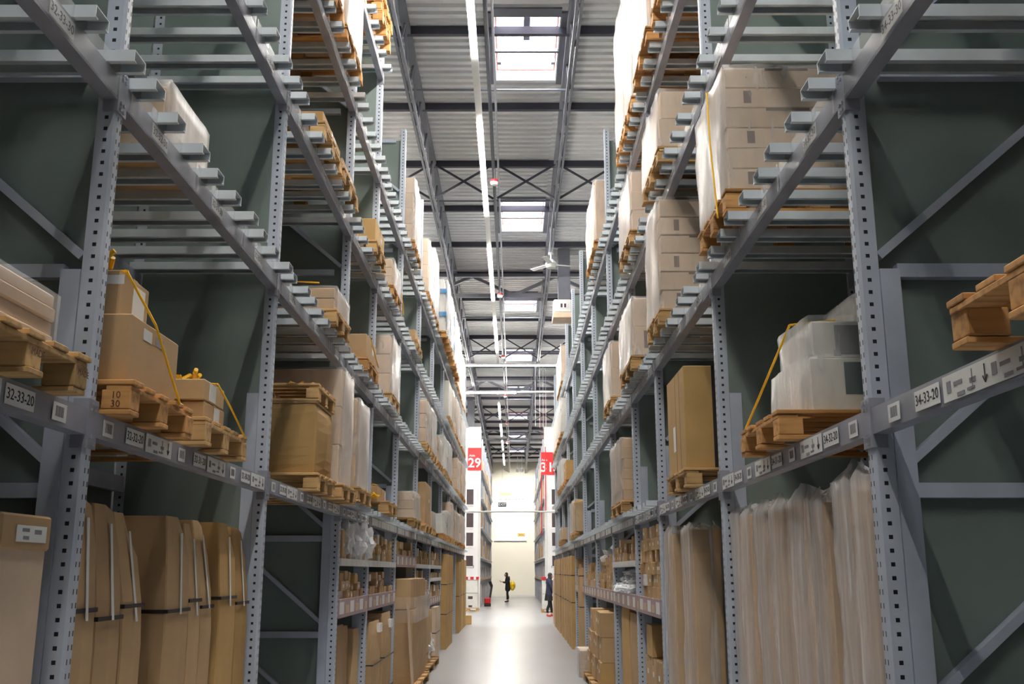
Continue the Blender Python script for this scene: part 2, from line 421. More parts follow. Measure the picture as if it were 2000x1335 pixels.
strip('light_track', 'dim white track continuing the far strip light across the cross aisle', (.12, 39.7, LZ), (3.0, 39.7, LZ), False)
for xx in (-7.2, 7.2):      # the lights of the neighbouring aisles beyond the racks
    for j in range(4):
        strip('strip_light', 'glowing strip light of the neighbouring aisle behind %s, %s in its line' % (RACK[-1 if xx < 0 else 1], ORD[j]), (xx, 2 + 14 * j, LZ), (xx, 6.3 + 14 * j, LZ), True, 1, 'strip lights of neighbouring aisles')

# ------------------------------------------------------------------ racks
def bx(s, u0, u1, y0, y1, z0, z1, mb=None):
    """box in rack coordinates: u is the depth behind the aisle face"""
    mb = mb or MB(); x0, x1 = sorted((s * u0, s * u1)); return mb.box(x0, x1, y0, y1, z0, z1)
def post_mesh(s, h):
    # C-section: web facing the aisle, flanges facing along it, with a chamfered front edge
    W, D = .08, .07; mb = MB()
    o = [(-W / 2, -D / 2), (W / 2 - .012, -D / 2), (W / 2, -D / 2 + .012), (W / 2, D / 2 - .012), (W / 2 - .012, D / 2), (-W / 2, D / 2), (-W / 2, D / 2 - .02), (-W / 2 + .012, D / 2 - .012), (W / 2 - .02, D / 2 - .012), (W / 2 - .02, -D / 2 + .012), (-W / 2 + .012, -D / 2 + .012), (-W / 2, -D / 2 + .02)]
    o = [(-s * x, y) for x, y in o]
    if s > 0: o.reverse()
    if True:
        r0 = [(x, y, 0) for x, y in o]; r1 = [(x, y, h) for x, y in o]
        b = 0; n = len(o); mb.v += r0 + r1
        mb.f += [(i, (i + 1) % n, n + (i + 1) % n, n + i) for i in range(n)] + [tuple(n - 1 - i for i in range(n)), tuple(n + i for i in range(n))]
    return mb
def bar_mesh(s):
    mb = MB()
    a, e = -.105, DEP - .02
    for (y0, y1, z0, z1) in ((-.06, .06, .046, .05), (-.06, -.056, 0, .046), (.056, .06, 0, .046), (-.056, -.035, 0, .004), (.035, .056, 0, .004)):
        bx(s, a, e, y0, y1, z0, z1, mb)
    for j in range(20):
        bx(s, a + .03 + j * .05, a + .045 + j * .05, -.03, .03, .040, .046, mb)
    return mb
def frame_parts(t, s, y, h, org, far=False, front=False):
    def P(name, me, x, yy, z, label=None): return obj(name, me, t, (x - org[0], yy - org[1], z), label=label)
    pm_ = cached(('post', s, h), lambda: post_mesh(s, h).mesh('post', 'post'))
    fx = s * (XF[s] + .04)
    P('upright_post', pm_, fx, y, 0); P('upright_post', pm_, s * (XF[s] + DEP - .04), y, 0)
    P('foot_plate', cached(('foot', s), lambda: MB().box(-.07, .07, -.06, .06, 0, .008).box(-.045, .045, -.045, .045, .008, .12).mesh('foot', 'paint')), fx, y, 0)
    P('reinforcement_post', cached(('rein', s), lambda: bx(s, .082, .16, -.042, .01, 0, 2.87).mesh('rein', 'paint')), s * XF[s], y, 0)
    P('side_panel', cached(('sp', s, h), lambda: bx(s, .05, DEP - .02, .028, .034, .02, h - .16).mesh('side_panel', 'panel')), s * XF[s], y - (.062 if front else 0), 0)
    n = int((h - .4) / .87)
    hz = cached(('hb', s), lambda: bx(s, .16, DEP - .08, -.02, .026, -.028, .028).mesh('strut', 'paint'))
    dg = cached(('db', s), lambda: MB().bar((s * .09, 0, .06), (s * (DEP - .09), 0, .75), .035, .05, (0, 1, 0)).mesh('brace', 'paint'))
    for k in range(n + 1):
        z = .26 + k * .87
        P('frame_strut', hz, s * XF[s], y, z)
        if k < n or True:
            if z + .8 < h: P('frame_brace', dg, s * XF[s], y, z)
def numbers_on(s, lv, y0, y1, num, beam, org, near):
    """location labels, bar codes and ticket cards stuck on the aisle face of a beam"""
    zc = LB[lv] + .05; x = s * (XF[s] - .0045); R = (PI / 2, 0, -s * PI / 2)
    def card(name, ya, yb, za, zb, mat='white', label=None):
        me = cached(('cd', round(yb - ya, 3), round(zb - za, 3), mat), lambda: MB().box(-.001, .001, -(yb - ya) / 2, (yb - ya) / 2, -(zb - za) / 2, (zb - za) / 2).mesh('card', mat))
        return obj(name, me, beam, (x, (ya + yb) / 2, (za + zb) / 2), label=label)
    txt = '%d-%02d-%d0' % (32 if s < 0 else 34, num, lv + 1)
    c = card('location_label', y0, y0 + .20, zc - .034, zc + .034, label='white label reading ' + txt)
    if near:
        # lettering joined to the label card so that it stays a sub-part
        tm = text_mesh(txt, .052, 'ink')
        mb = MB(); me0 = c.data.copy(); me0.materials.append(M['ink'])
        bm = bmesh.new(); bm.from_mesh(me0)
        T = Matrix.Translation((-s * .0016, 0, 0)) @ Euler(R).to_matrix().to_4x4()
        bt = bmesh.new(); bt.from_mesh(tm); bt.transform(T)
        vm = [bm.verts.new(v.co) for v in bt.verts]; bt.verts.index_update(); bm.verts.ensure_lookup_table()
        for f in bt.faces:
            try: nf = bm.faces.new([vm[v.index] for v in f.verts]); nf.material_index = 1
            except ValueError: pass
        bm.to_mesh(me0); bm.free(); bt.free(); c.data = me0
    return card
def beam_build(t, s, lv, y0, y1, org, b):
    L = y1 - y0
    def mk():
        mb = bx(s, 0, .05, .04, L - .04, 0, BH); bx(s, .05, .065, .04, L - .04, 0, BH * .6, mb)
        for yy in (.038, L - .042):
            bx(s, -.006, .056, yy - .004, yy + .008, -.05, BH + .04, mb)
            sg = 1 if yy < 1 else -1
            bx(s, -.006, -.002, yy - .04 if sg > 0 else yy, yy if sg > 0 else yy + .044, -.05, BH + .04, mb)
            for zz in (-.035, -.005, .10, .125): bx(s, -.012, -.006, yy - sg * .025 - .006, yy - sg * .025 + .006, zz - .006, zz + .006, mb)
        return mb.mesh('beam', 'beam')
    me = cached(('beam', s, round(L, 3)), mk)
    o = obj('front_beam', me, t, (s * XF[s] - org[0], y0 - org[1], LB[lv]))
    rm_ = cached(('rbeam', s, round(L, 3)), lambda: bx(s, 0, .05, .04, L - .04, 0, BH).mesh('beam', 'beam'))
    obj('rear_beam', rm_, t, (s * (XF[s] + DEP - .06) - org[0], y0 - org[1], LB[lv]))
    return o
def fix_children(o, s, y0, lv):
    for c in o.children:      # cards were given in world coordinates
        c.location = (c.location.x - s * XF[s], c.location.y - y0, c.location.z - LB[lv])
BAYW = ['first', 'second', 'third', 'fourth', 'fifth', 'sixth', 'seventh', 'eighth', 'ninth', 'tenth', 'eleventh', 'last']
def place(lv, s, b):
    return ('on the floor, %s, %s bay' if lv == 0 else 'on the ' + ORD[lv - 1] + ' beam, %s, %s bay') % (RACK[s], BAYW[b])
for s in (-1, 1):
    num = 35
    for b in range(len(YS) - 1):
        y0, y1 = YS[b], YS[b + 1]; org = (s * (XF[s] + DEP / 2), (y0 + y1) / 2)
        what = {0: 'cut by the picture edge', 1: 'with tall cartons standing below'}.get(b, 'of blue-grey uprights and galvanised beams')
        t = thing('pallet_rack', '%s bay of %s from the camera, %s' % (BAYW[b].capitalize(), RACK[s], what), 'rack', (*org, 0), 0, 'bays of ' + RACK[s])
        hh = lambda i: 9.05 if i <= 4 else 8.27
        if b == 0: frame_parts(t, s, y0, hh(0), org)
        frame_parts(t, s, y1, hh(b + 1), org, front=(b + 1) % 2 == 0)
        obj('back_panel', cached(('bp', s, round(y1 - y0, 3), hh(b)), lambda: bx(s, 0, .006, .04, y1 - y0 - .04, .02, hh(b) - .16).mesh('back_panel', 'panel')), t, (s * (XF[s] + DEP + .01) - org[0], y0 - org[1], 0))
        lvls = [1, 2, 3, 4] + ([5] if b <= 3 else [])
        npal = 3 if y1 - y0 > 2.3 else 2
        step = (y1 - y0 - .1) / npal
        arm = cached(('arm', s), lambda: bar_mesh(s).mesh('bar', 'bar'))
        for lv in lvls:
            bm_ = beam_build(t, s, lv, y0, y1, org, b)
            near = b <= 3
            for k in range(npal):
                c0 = y0 + .05 + step * k
                n_ = num - k
                lab0 = c0 + .30 if not (b == 0 and k == 2) else 3.17
                card = numbers_on(s, lv, lab0, y1, n_, bm_, org, near)
                zc = LB[lv] + .05
                if lv == 1 or b > 0:
                    if lv == 1:
                        if near:
                            bc = card('barcode_label', c0 + .06, c0 + .16, zc - .035, zc + .03) if not (b == 0 and k == 2) else card('barcode_label', 3.51, 3.62, zc - .035, zc + .03)
                            ym = (c0 + .11) if not (b == 0 and k == 2) else 3.565
                            mb = MB()
                            for q in range(9): bx(1, -.0006, .0006, ym - .032 + q * .0075, ym - .032 + q * .0075 + (.002 if q % 3 else .0035), zc - .02, zc + .018, mb)
                            for i_ in range(len(mb.v)): mb.v[i_] = (mb.v[i_][0], mb.v[i_][1] - ym, mb.v[i_][2] - zc)
                            obj('barcode_print', mb.mesh('bars', 'greyink'), bm_, (s * (XF[s] - .0062), ym, zc))
                            ya = c0 + .53 if not (b == 0 and k == 2) else 2.80
                            if ya + .35 < c0 + step + .02:
                                card('price_ticket', ya, ya + .34, zc - .042, zc + .04)
                                if b == 0 and k == 2: card('price_ticket', 2.42, 2.76, zc - .042, zc + .04)
                                mb = MB(); zz = zc
                                yy = lambda f: (ya + f) if s < 0 else (ya + .34 - f)
                                for (f0, f1, z0, z1) in ((.03, .06, -.015, .02), (.08, .14, .0, .012), (.10, .15, -.036, -.024), (.19, .23, -.01, .004), (.17, .22, -.03, -.022), (.205, .21, -.03, .03)):
                                    a_, c_ = sorted((yy(f0), yy(f1))); mb.box(-.0006, .0006, a_, c_, z0, z1)
                                obj('ticket_print', mb.mesh('print', 'greyink'), bm_, (s * (XF[s] - .0062), 0, zc))
                                mb = MB(); ay = yy(.29)
                                mb.bar((0, ay, .028), (0, ay, -.022), .0012, .004, (0, 1, 0)); mb.bar((0, ay, -.026), (0, ay - .014, -.006), .0012, .005, (0, 1, 0)); mb.bar((0, ay, -.026), (0, ay + .014, -.006), .0012, .005, (0, 1, 0))
                                obj('printed_arrow', mb.mesh('arrow', 'ink'), bm_, (s * (XF[s] - .0064), 0, zc))
                        else:
                            for q in range(3):
                                ya = c0 + .10 + q * .28; card('price_ticket', ya, ya + .24, zc - .04, zc + .04)
            fix_children(bm_, s, y0, lv)
            if lv >= 2:
                L_ = y1 - y0
                # clear plastic ticket strip clipped along the beam, in lengths
                nst = npal
                for k in range(nst):
                    a_ = .06 + step * k + .02; l_ = step - .04
                    obj('ticket_strip', cached(('ts', s, round(l_, 3)), lambda: bx(s, -.012, -.008, l_ - .008, l_, .0, .15, bx(s, -.012, -.008, 0, .008, .0, .15, bx(s, -.011, -.009, 0, l_, .0, .15))).mesh('strip', 'clear')), bm_, (0, a_, 0))
            if has_arms(lv, b):
                na = npal * 3; gap = (y1 - y0 - .24) / (na - 1)
                zz = LB[lv] + BH
                if b < ARM_BAYS:
                    rr = random.Random(lv * 10 + b)
                    for k in range(na):
                        obj('support_bar', arm, t, (s * (XF[s] + (rr.random() - .5) * .03) - org[0], y0 + .12 + k * gap + (rr.random() - .5) * .05 * (0 < k < na - 1) - org[1], zz))
                else:
                    def mk():
                        mb = MB()
                        for k in range(na):
                            yy = .12 + k * gap
                            bx(s, -.105, DEP - .02, yy - .06, yy + .06, .046, .05, mb); bx(s, -.105, DEP - .02, yy - .06, yy - .056, 0, .046, mb); bx(s, -.105, DEP - .02, yy + .056, yy + .06, 0, .046, mb)
                        return mb.mesh('bars', 'bar')
                    o = obj('support_bar', cached(('arms', s, round(y1 - y0, 3)), mk), t, (s * XF[s] - org[0], y0 - org[1], zz)); o['kind'] = 'stuff'
        num -= npal

# unseen extra bay of each rack beside the camera, added to block light
for s in (-1, 1):
    y0 = -1.85; x = s * XF[s]
    t = thing('pallet_rack', 'bay of %s beside the camera, outside the picture' % RACK[s], 'rack', (x, y0, 0), 0, 'bays of ' + RACK[s])
    obj('upright_post', cached(('post', s, 9.05), lambda: None), t, (s * .04, 0, 0)); obj('side_panel', cached(('sp', s, 9.05), lambda: None), t, (0, 0, 0))
    obj('back_panel', bx(s, 0, .006, .04, 2.81, .02, 8.9).mesh('back_panel', 'panel'), t, (s * (DEP + .01), 0, 0))
    for lv in (1, 2, 3, 4, 5):
        obj('front_beam', bx(s, 0, .05, .04, 2.81, 0, .1).mesh('beam', 'beam'), t, (0, 0, LB[lv]))
        mb = MB()
        for k in range(9): bx(s, -.105, DEP - .02, .12 + k * .32 - .06, .12 + k * .32 + .06, .1, .15, mb)
        o = obj('support_bar', mb.mesh('bars', 'bar'), t, (0, 0, LB[lv])); o['kind'] = 'stuff'
# ------------------------------------------------------------------ goods
def pallet_meshes(wood):
    g = {}
    g['top_board'] = chbox(1.2, .11, .022, wood, .003); g['stringer_board'] = chbox(.11, .78, .022, wood, .003)
    g['block'] = chbox(.13, .10, .078, wood, .004); g['bottom_board'] = chbox(1.2, .1, .022, wood, .003)
    return g
def pallet(s, xf, y0, z, label, wy=.8, wood='wood', near=True, group='wooden pallets on the racks', l=1.1):
    """euro pallet: boards run into the rack, .8 m face to the aisle"""
    cx, cy = s * (xf + l / 2), y0 + wy / 2
    sx = l / 1.2; sy = wy / .8
    rr = random.Random(int(y0 * 100) + int(z * 10) + s)
    if near:
        t = thing('wooden_pallet', label, 'pallet', (cx, cy, z), 0, group)
        g = pallet_meshes(wood)
        J = lambda: (rr.random() - .5) * .012
        def P(n, x, y, zz):
            o = obj(n, g[n], t, (x * sx + J(), y * sy + J(), zz), (0, 0, J() * .8)); o.scale = (sx, sy if 'board' in n else 1, 1); return o
        for y in (-.345, -.175, 0, .175, .345): P('top_board', 0, y, .122)
        for x in (-.54, 0, .54): P('stringer_board', x, 0, .100)
        for x in (-.53, 0, .53):
            for y in (-.345, 0, .345): P('block', x, y, .022)
        for y in (-.345, 0, .345): P('bottom_board', 0, y, 0)
    else:
        def mk():
            mb = MB(); W2 = wy / 2; l2 = l / 2
            for y in (-.43, -.22, 0, .22, .43): mb.box(-l2, l2, y * wy - .055, y * wy + .055, .122, .144)
            for x in (-.45, 0, .45):
                mb.box(x * l - .05, x * l + .05, -W2, W2, .1, .122)
                for y in (-.43, 0, .43): mb.box(x * l - .06, x * l + .06, y * wy - .05, y * wy + .05, .022, .1)
            for y in (-.43, 0, .43): mb.box(-l2, l2, y * wy - .05, y * wy + .05, 0, .022)
            return mb.mesh('pallet', wood)
        t = tag(obj('wooden_pallet', cached(('plt', round(wy, 2), round(l, 2), wood), mk), None, (cx, cy, z)), label, 'pallet', group)
    return t
def carton(name, dims, loc, label, cat='box', mat='card', rz=0, tape=True, sticker=None, group=None, parent=None, side=-1):
    """dims (x,y,z), loc = centre of base"""
    me = chbox(*dims, mat)
    o = obj(name, me, parent, loc, (0, 0, rz))
    if parent is None: tag(o, label, cat, group)
    dx, dy, dz = [max(.02, round(v, 2)) for v in dims]
    if tape:
        def mk():
            w_ = min(.05, dy * .25); mb = MB(); e = .0012
            mb.box(-dx / 2 - e, dx / 2 + e, -w_ / 2, w_ / 2, dz - .0003, dz + e)
            for q in (-1, 1):
                a, c = sorted((q * (dx / 2 - .0004), q * (dx / 2 + e))); mb.box(a, c, -w_ / 2, w_ / 2, dz - min(.07, dz * .4), dz + e)
            return mb.mesh('tape', 'tape')
        obj('packing_tape', cached(('tp', dx, dy, dz), mk), o)
    if sticker:
        for (face, a, zc, w_, h_, sm) in sticker:   # face 'a' aisle, 'c' towards the camera
            if face == 'a':
                x = -side * (dx / 2 + .001)
                me2 = cached(('st', w_, h_, sm, 'a'), lambda: MB().box(-.0008, .0008, -w_ / 2, w_ / 2, -h_ / 2, h_ / 2).mesh('sticker', sm))
                obj('paper_label' if sm == 'white' else 'printed_patch', me2, o, (x, a * dy / 2, zc * dz))
            else:
                me2 = cached(('st', w_, h_, sm, 'c'), lambda: MB().box(-w_ / 2, w_ / 2, -.0008, .0008, -h_ / 2, h_ / 2).mesh('sticker', sm))
                obj('paper_label' if sm == 'white' else 'printed_patch', me2, o, (-side * a * dx / 2, -dy / 2 - .001, zc * dz))
    return o
def film_shell(dx, dy, h, seed, mat='film', amp=.012, puff=.012, top=True, nz=None, tuft=0):
    rr = random.Random(seed); mb = MB()
    nx, ny = max(3, int(dx / .09)), max(3, int(dy / .09)); nz = nz or max(4, int(h / .07))
    per = [(-dx / 2 + dx * i / nx, -dy / 2, 0, -1) for i in range(nx)] + [(dx / 2, -dy / 2 + dy * i / ny, 1, 0) for i in range(ny)] + [(dx / 2 - dx * i / nx, dy / 2, 0, 1) for i in range(nx)] + [(-dx / 2, dy / 2 - dy * i / ny, -1, 0) for i in range(ny)]
    n = len(per); ph = [rr.random() * 6 for _ in range(8)]
    for k in range(nz + 1):
        z = h * k / nz
        for i, (x, y, ax, ay) in enumerate(per):
            a = i / n * 2 * PI
            o = puff + amp * (math.sin(z * 8 + a * 5 + ph[0]) * .3 + math.sin(z * 15 - a * 19 + ph[1]) * .25 + math.sin(z * 4 + a * 31 + ph[2]) * .35) + rr.uniform(-1, 1) * amp * .18
            o = max(.003, o)
            mb.v.append((x + ax * o, y + ay * o, z))
    for k in range(nz):
        for i in range(n): mb.f.append((k * n + i, k * n + (i + 1) % n, (k + 1) * n + (i + 1) % n, (k + 1) * n + i))
    if tuft:
        b = len(mb.v)
        for i, (x, y, ax, ay) in enumerate(per):
            mb.v.append((x * rr.uniform(.75, .98), y * rr.uniform(.7, .95), h + tuft * rr.uniform(.15, 1.0)))
        for i in range(n): mb.f.append((nz * n + i, nz * n + (i + 1) % n, b + (i + 1) % n, b + i))
    elif top:
        b = len(mb.v); mb.v.append((0, 0, h + .006))
        for i in range(n): mb.f.append((nz * n + i, nz * n + (i + 1) % n, b))
    return mb.mesh('film', mat, True)
def wrapped(s, xf, y0, y1, z, h, layers, label, mat='card_p', film='film', depth=.95, seed=0, cols=1, patch=None, group='wrapped loads on the racks', near=True, amp=.012, jit=.012):
    """stack of cartons bound with stretch film; moves as one load"""
    W_ = y1 - y0; cx, cy = s * (xf + .03 + depth / 2), (y0 + y1) / 2
    t = thing('wrapped_load', label, 'wrapped load', (cx, cy, z), 0, group)
    rr = random.Random(seed * 7 + int(y0 * 10)); lh = h / layers
    for k in range(layers):
        for c in range(cols):
            cw = W_ / cols
            st = None
            if patch and near:
                st = [('c', .7, .55, .045, round(lh * .6, 3), 'patchb')] if k % 2 == 0 else [('c', .2, .93, .26, .016, 'patchb')]
            carton('carton', (depth, cw - .006, lh - .004), (rr.uniform(-jit, jit), -W_ / 2 + cw * (c + .5), k * lh), None, mat=mat, parent=t, tape=False, sticker=st, side=s)
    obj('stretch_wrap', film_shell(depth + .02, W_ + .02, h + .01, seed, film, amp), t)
    return t
def strap_loop(mb, pts, w_=.02, th=.003, up=(0, 1, 0)):
    for a, b_ in zip(pts, pts[1:]): mb.bar(a, b_, w_, th, up)
    return mb
def strap(label, pts, mat='yellow', w_=.012, group='yellow tie-down straps', knot=None):
    t = thing('tie_strap', label, 'strap', pts[0], 0, group); o = Vector(pts[0])
    mb = MB()
    for a, b_ in zip(pts, pts[1:]): mb.tube(Vector(a) - o, Vector(b_) - o, w_ / 2, 6)
    obj('webbing', mb.mesh('webbing', mat), t)
    if knot:
        rr = random.Random(len(label)); kb = MB()
        c0 = Vector(knot) - o
        for i in range(9):
            a = c0 + Vector((rr.uniform(-.07, .07), rr.uniform(-.09, .09), rr.uniform(0, .03)))
            b_ = a + Vector((rr.uniform(-.06, .06), rr.uniform(-.08, .08), rr.uniform(.0, .04)))
            kb.tube(a, b_, .012, 6)
        obj('bundled_end', kb.mesh('bundle', mat), t)
    return t
def aisle_x(s, xf): return s * xf

# ---- LEFT RACK (32) first beam
L1 = base_z(1, 0)
PLT = [pallet(-1, 1.53, 2.74, L1, 'weathered pallet under long flat cartons, ' + place(1, -1, 0))]
t = thing('wrapped_load', 'four long flat cartons in film on weathered pallet, rack thirty-two, first bay', 'wrapped load', (-2.05, 2.9, L1 + .144))
for k in range(4): obj('carton', chbox(.85, 1.05, .048, 'card_p'), t, ((-1) ** k * .004, 0, k * .049))
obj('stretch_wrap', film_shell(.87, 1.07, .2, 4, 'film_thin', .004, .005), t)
PLT += [pallet(-1, 1.53, 3.95, L1, 'pallet with burnt stamp on its block, under the big strapped box, ' + 'rack thirty-two, second bay', wood='wood_b')]
pl_ = pallet(-1, 1.53, 4.93, L1, 'dark edged pallet under two small strapped boxes, rack thirty-two, second bay')
carton('cardboard_box', (.80, .60, .30), (-2.00, 4.36, L1 + .144), 'big plain brown box under yellow strap, first beam, rack thirty-two, second bay', tape=False, sticker=[('a', -.35, .82, .10, .05, 'white'), ('a', .15, .82, .10, .04, 'greyink'), ('c', .1, .8, .08, .06, 'white')])
carton('cardboard_box', (.55, .34, .20), (-1.95, 4.26, L1 + .444), 'smaller box on top of the big strapped box, rack thirty-two, second bay', sticker=[('a', .3, .45, .14, .17, 'white'), ('c', .7, .78, .2, .04, 'white')])
carton('cardboard_box', (.62, .36, .10), (-1.90, 5.26, L1 + .144), 'lower of two shallow strapped boxes, first beam, rack thirty-two, second bay', sticker=[('a', .2, .5, .1, .08, 'white')])
carton('cardboard_box', (.62, .36, .11), (-1.90, 5.24, L1 + .246), 'upper of two shallow strapped boxes, first beam, rack thirty-two, second bay', sticker=[('a', -.2, .5, .12, .09, 'white')])
strap('yellow strap slanting over the big brown box, rack thirty-two, second bay', [(-1.98, 4.16, L1 + .655), (-1.675, 4.15, L1 + .655), (-1.585, 4.3, L1 + .45), (-1.52, 4.5, L1 + .13)], knot=(-1.75, 4.12, L1 + .66))
strap('yellow strap over the two shallow boxes, rack thirty-two, second bay', [(-1.85, 5.25, L1 + .362), (-1.58, 5.25, L1 + .362), (-1.54, 5.4, L1 + .25), (-1.52, 5.62, L1 + .13)], knot=(-1.75, 5.2, L1 + .36))
def stamp(p, txt, size, loc, face):
    obj('stamp', text_mesh(txt, size, 'stampink', .0002), p, loc, (PI / 2, 0, PI / 2) if face == 'a' else (PI / 2, 0, 0))
M['stampink'] = painted('brown_stamp_ink', S(96, 58, 30), .8, 0, .1)
stamp(PLT[1], '10', .04, (.485, -.397, .078), 'c'); stamp(PLT[1], '30', .04, (.485, -.397, .042), 'c')
stamp(PLT[0], 'MADE', .034, (.552, .345, .072), 'a'); stamp(PLT[0], 'MADE', .034, (.552, 0, .072), 'a')
# third bay
stamp(pallet(-1, 1.53, 7.85, L1, 'stamped pale pallet under the big bulging carton, rack thirty-two, third bay'), 'EXPORT', .028, (.485, -.397, .07), 'c')
stamp(pallet(-1, 1.50, 8.82, L1, 'pale pallet with oval stamp under wrapped cartons, rack thirty-two, third bay', wy=.76), 'AL', .045, (.485, -.378, .062), 'c')
def bulge_carton(dx, dy, h, mat, amp=.02, lean=(0, 0), kink=None, seed=0, nz=8, top_in=.01, slope=0):
    rr = random.Random(seed); mb = MB(); R = []
    for k in range(nz + 1):
        f = k / nz; z = f * h; o = amp * math.sin(PI * f) ; lx = lean[0] * f; ly = lean[1] * f
        if kink and z > kink[0]: lx += kink[1] * (z - kink[0]); ly += kink[2] * (z - kink[0])
        ex = -top_in if k == nz else 0
        cx, cy = dx / 2 + ex, dy / 2 + ex; c = .006; sl = slope * (f > .99)
        R.append([(-cx - o * .3 + lx, -cy + c + ly, z), (-cx + c + lx, -cy - o * .2 + ly, z), (lx, -cy - o + ly, z), (cx - c + lx, -cy - o * .2 + ly, z), (cx + o * .3 + lx, -cy + c + ly, z), (cx + o + lx, ly, z), (cx + o * .3 + lx, cy - c + ly, z), (cx - c + lx, cy + o * .2 + ly, z), (lx, cy + o + ly, z), (-cx + c + lx, cy + o * .2 + ly, z), (-cx - o * .3 + lx, cy - c + ly, z), (-cx - o + lx, ly, z)])
        if sl: R[-1] = [(x_, y_ * (.8 if y_ > ly else 1), z_ - sl * max(0, (y_ - ly) / cy)) for x_, y_, z_ in R[-1]]
    return mb.rings(R).mesh('carton', mat)
o = tag(obj('cardboard_box', bulge_carton(.9, .72, .56, 'card_y', .035, seed=2), None, (-2.03, 8.27, L1 + .144)), 'big bulging brown carton with a pallet lid on it, rack thirty-two, third bay', 'box')
obj('carton_flap', MB().box(-.45, .45, -.36, .36, 0, .012).mesh('flap', 'card'), o, (0, 0, .56))
pallet(-1, 1.56, 7.9, L1 + .144 + .575, 'upturned thin pallet lying on the bulging brown carton, rack thirty-two, third bay', wy=.76, l=.95)
strap('yellow strap down the camera side of the bulging carton, rack thirty-two, third bay', [(-1.9, 8.2, L1 + .875), (-2.28, 7.86, L1 + .875), (-2.29, 7.85, L1 + .05)], knot=(-1.75, 8.2, L1 + .87))
wrapped(-1, 1.52, 8.86, 9.5, L1 + .144, 1.03, 3, 'tall film wrapped cartons beside the bulging carton, rack thirty-two, third bay', 'card_p', 'film', .95, 3)
L1b = base_z(1, 4)
pallet(-1, 1.50, 9.75, L1b, 'pallet under a film wrapped carton block, first beam, rack thirty-two, fourth bay', wy=.9)
wrapped(-1, 1.52, 9.78, 10.6, L1b + .144, .86, 2, 'film wrapped carton block behind an upright, first beam, rack thirty-two, fourth bay', 'card', 'film_hi', .95, 5)
pallet(-1, 1.46, 11.8, L1b, 'pallet under a low carton with yellow tie, rack thirty-two, fifth bay', wy=.9)
carton('cardboard_box', (.7, .75, .17), (-1.95, 12.2, L1b + .144), 'low brown box with yellow tie at its end, rack thirty-two, fifth bay', mat='card', sticker=[('a', .9, .5, .06, .12, 'white')])
strap('bundle of yellow strap beside the low brown box, rack thirty-two, fifth bay', [(-1.7, 11.75, L1b + .15), (-1.65, 11.72, L1b + .33), (-1.60, 11.80, L1b + .32)], knot=(-1.65, 11.74, L1b + .17))
# silver wrapped load on the second beam
L2 = base_z(2, 1)
t = thing('wrapped_load', 'shiny film wrapped brown block lying on bars, second beam, rack thirty-two, second bay', 'wrapped load', (-2.14, 4.98, L2))
obj('carton', chbox(.78, .64, .36, 'card', .02), t)
obj('stretch_wrap', film_shell(.80, .66, .38, 9, 'film_hi', .008, .006), t)

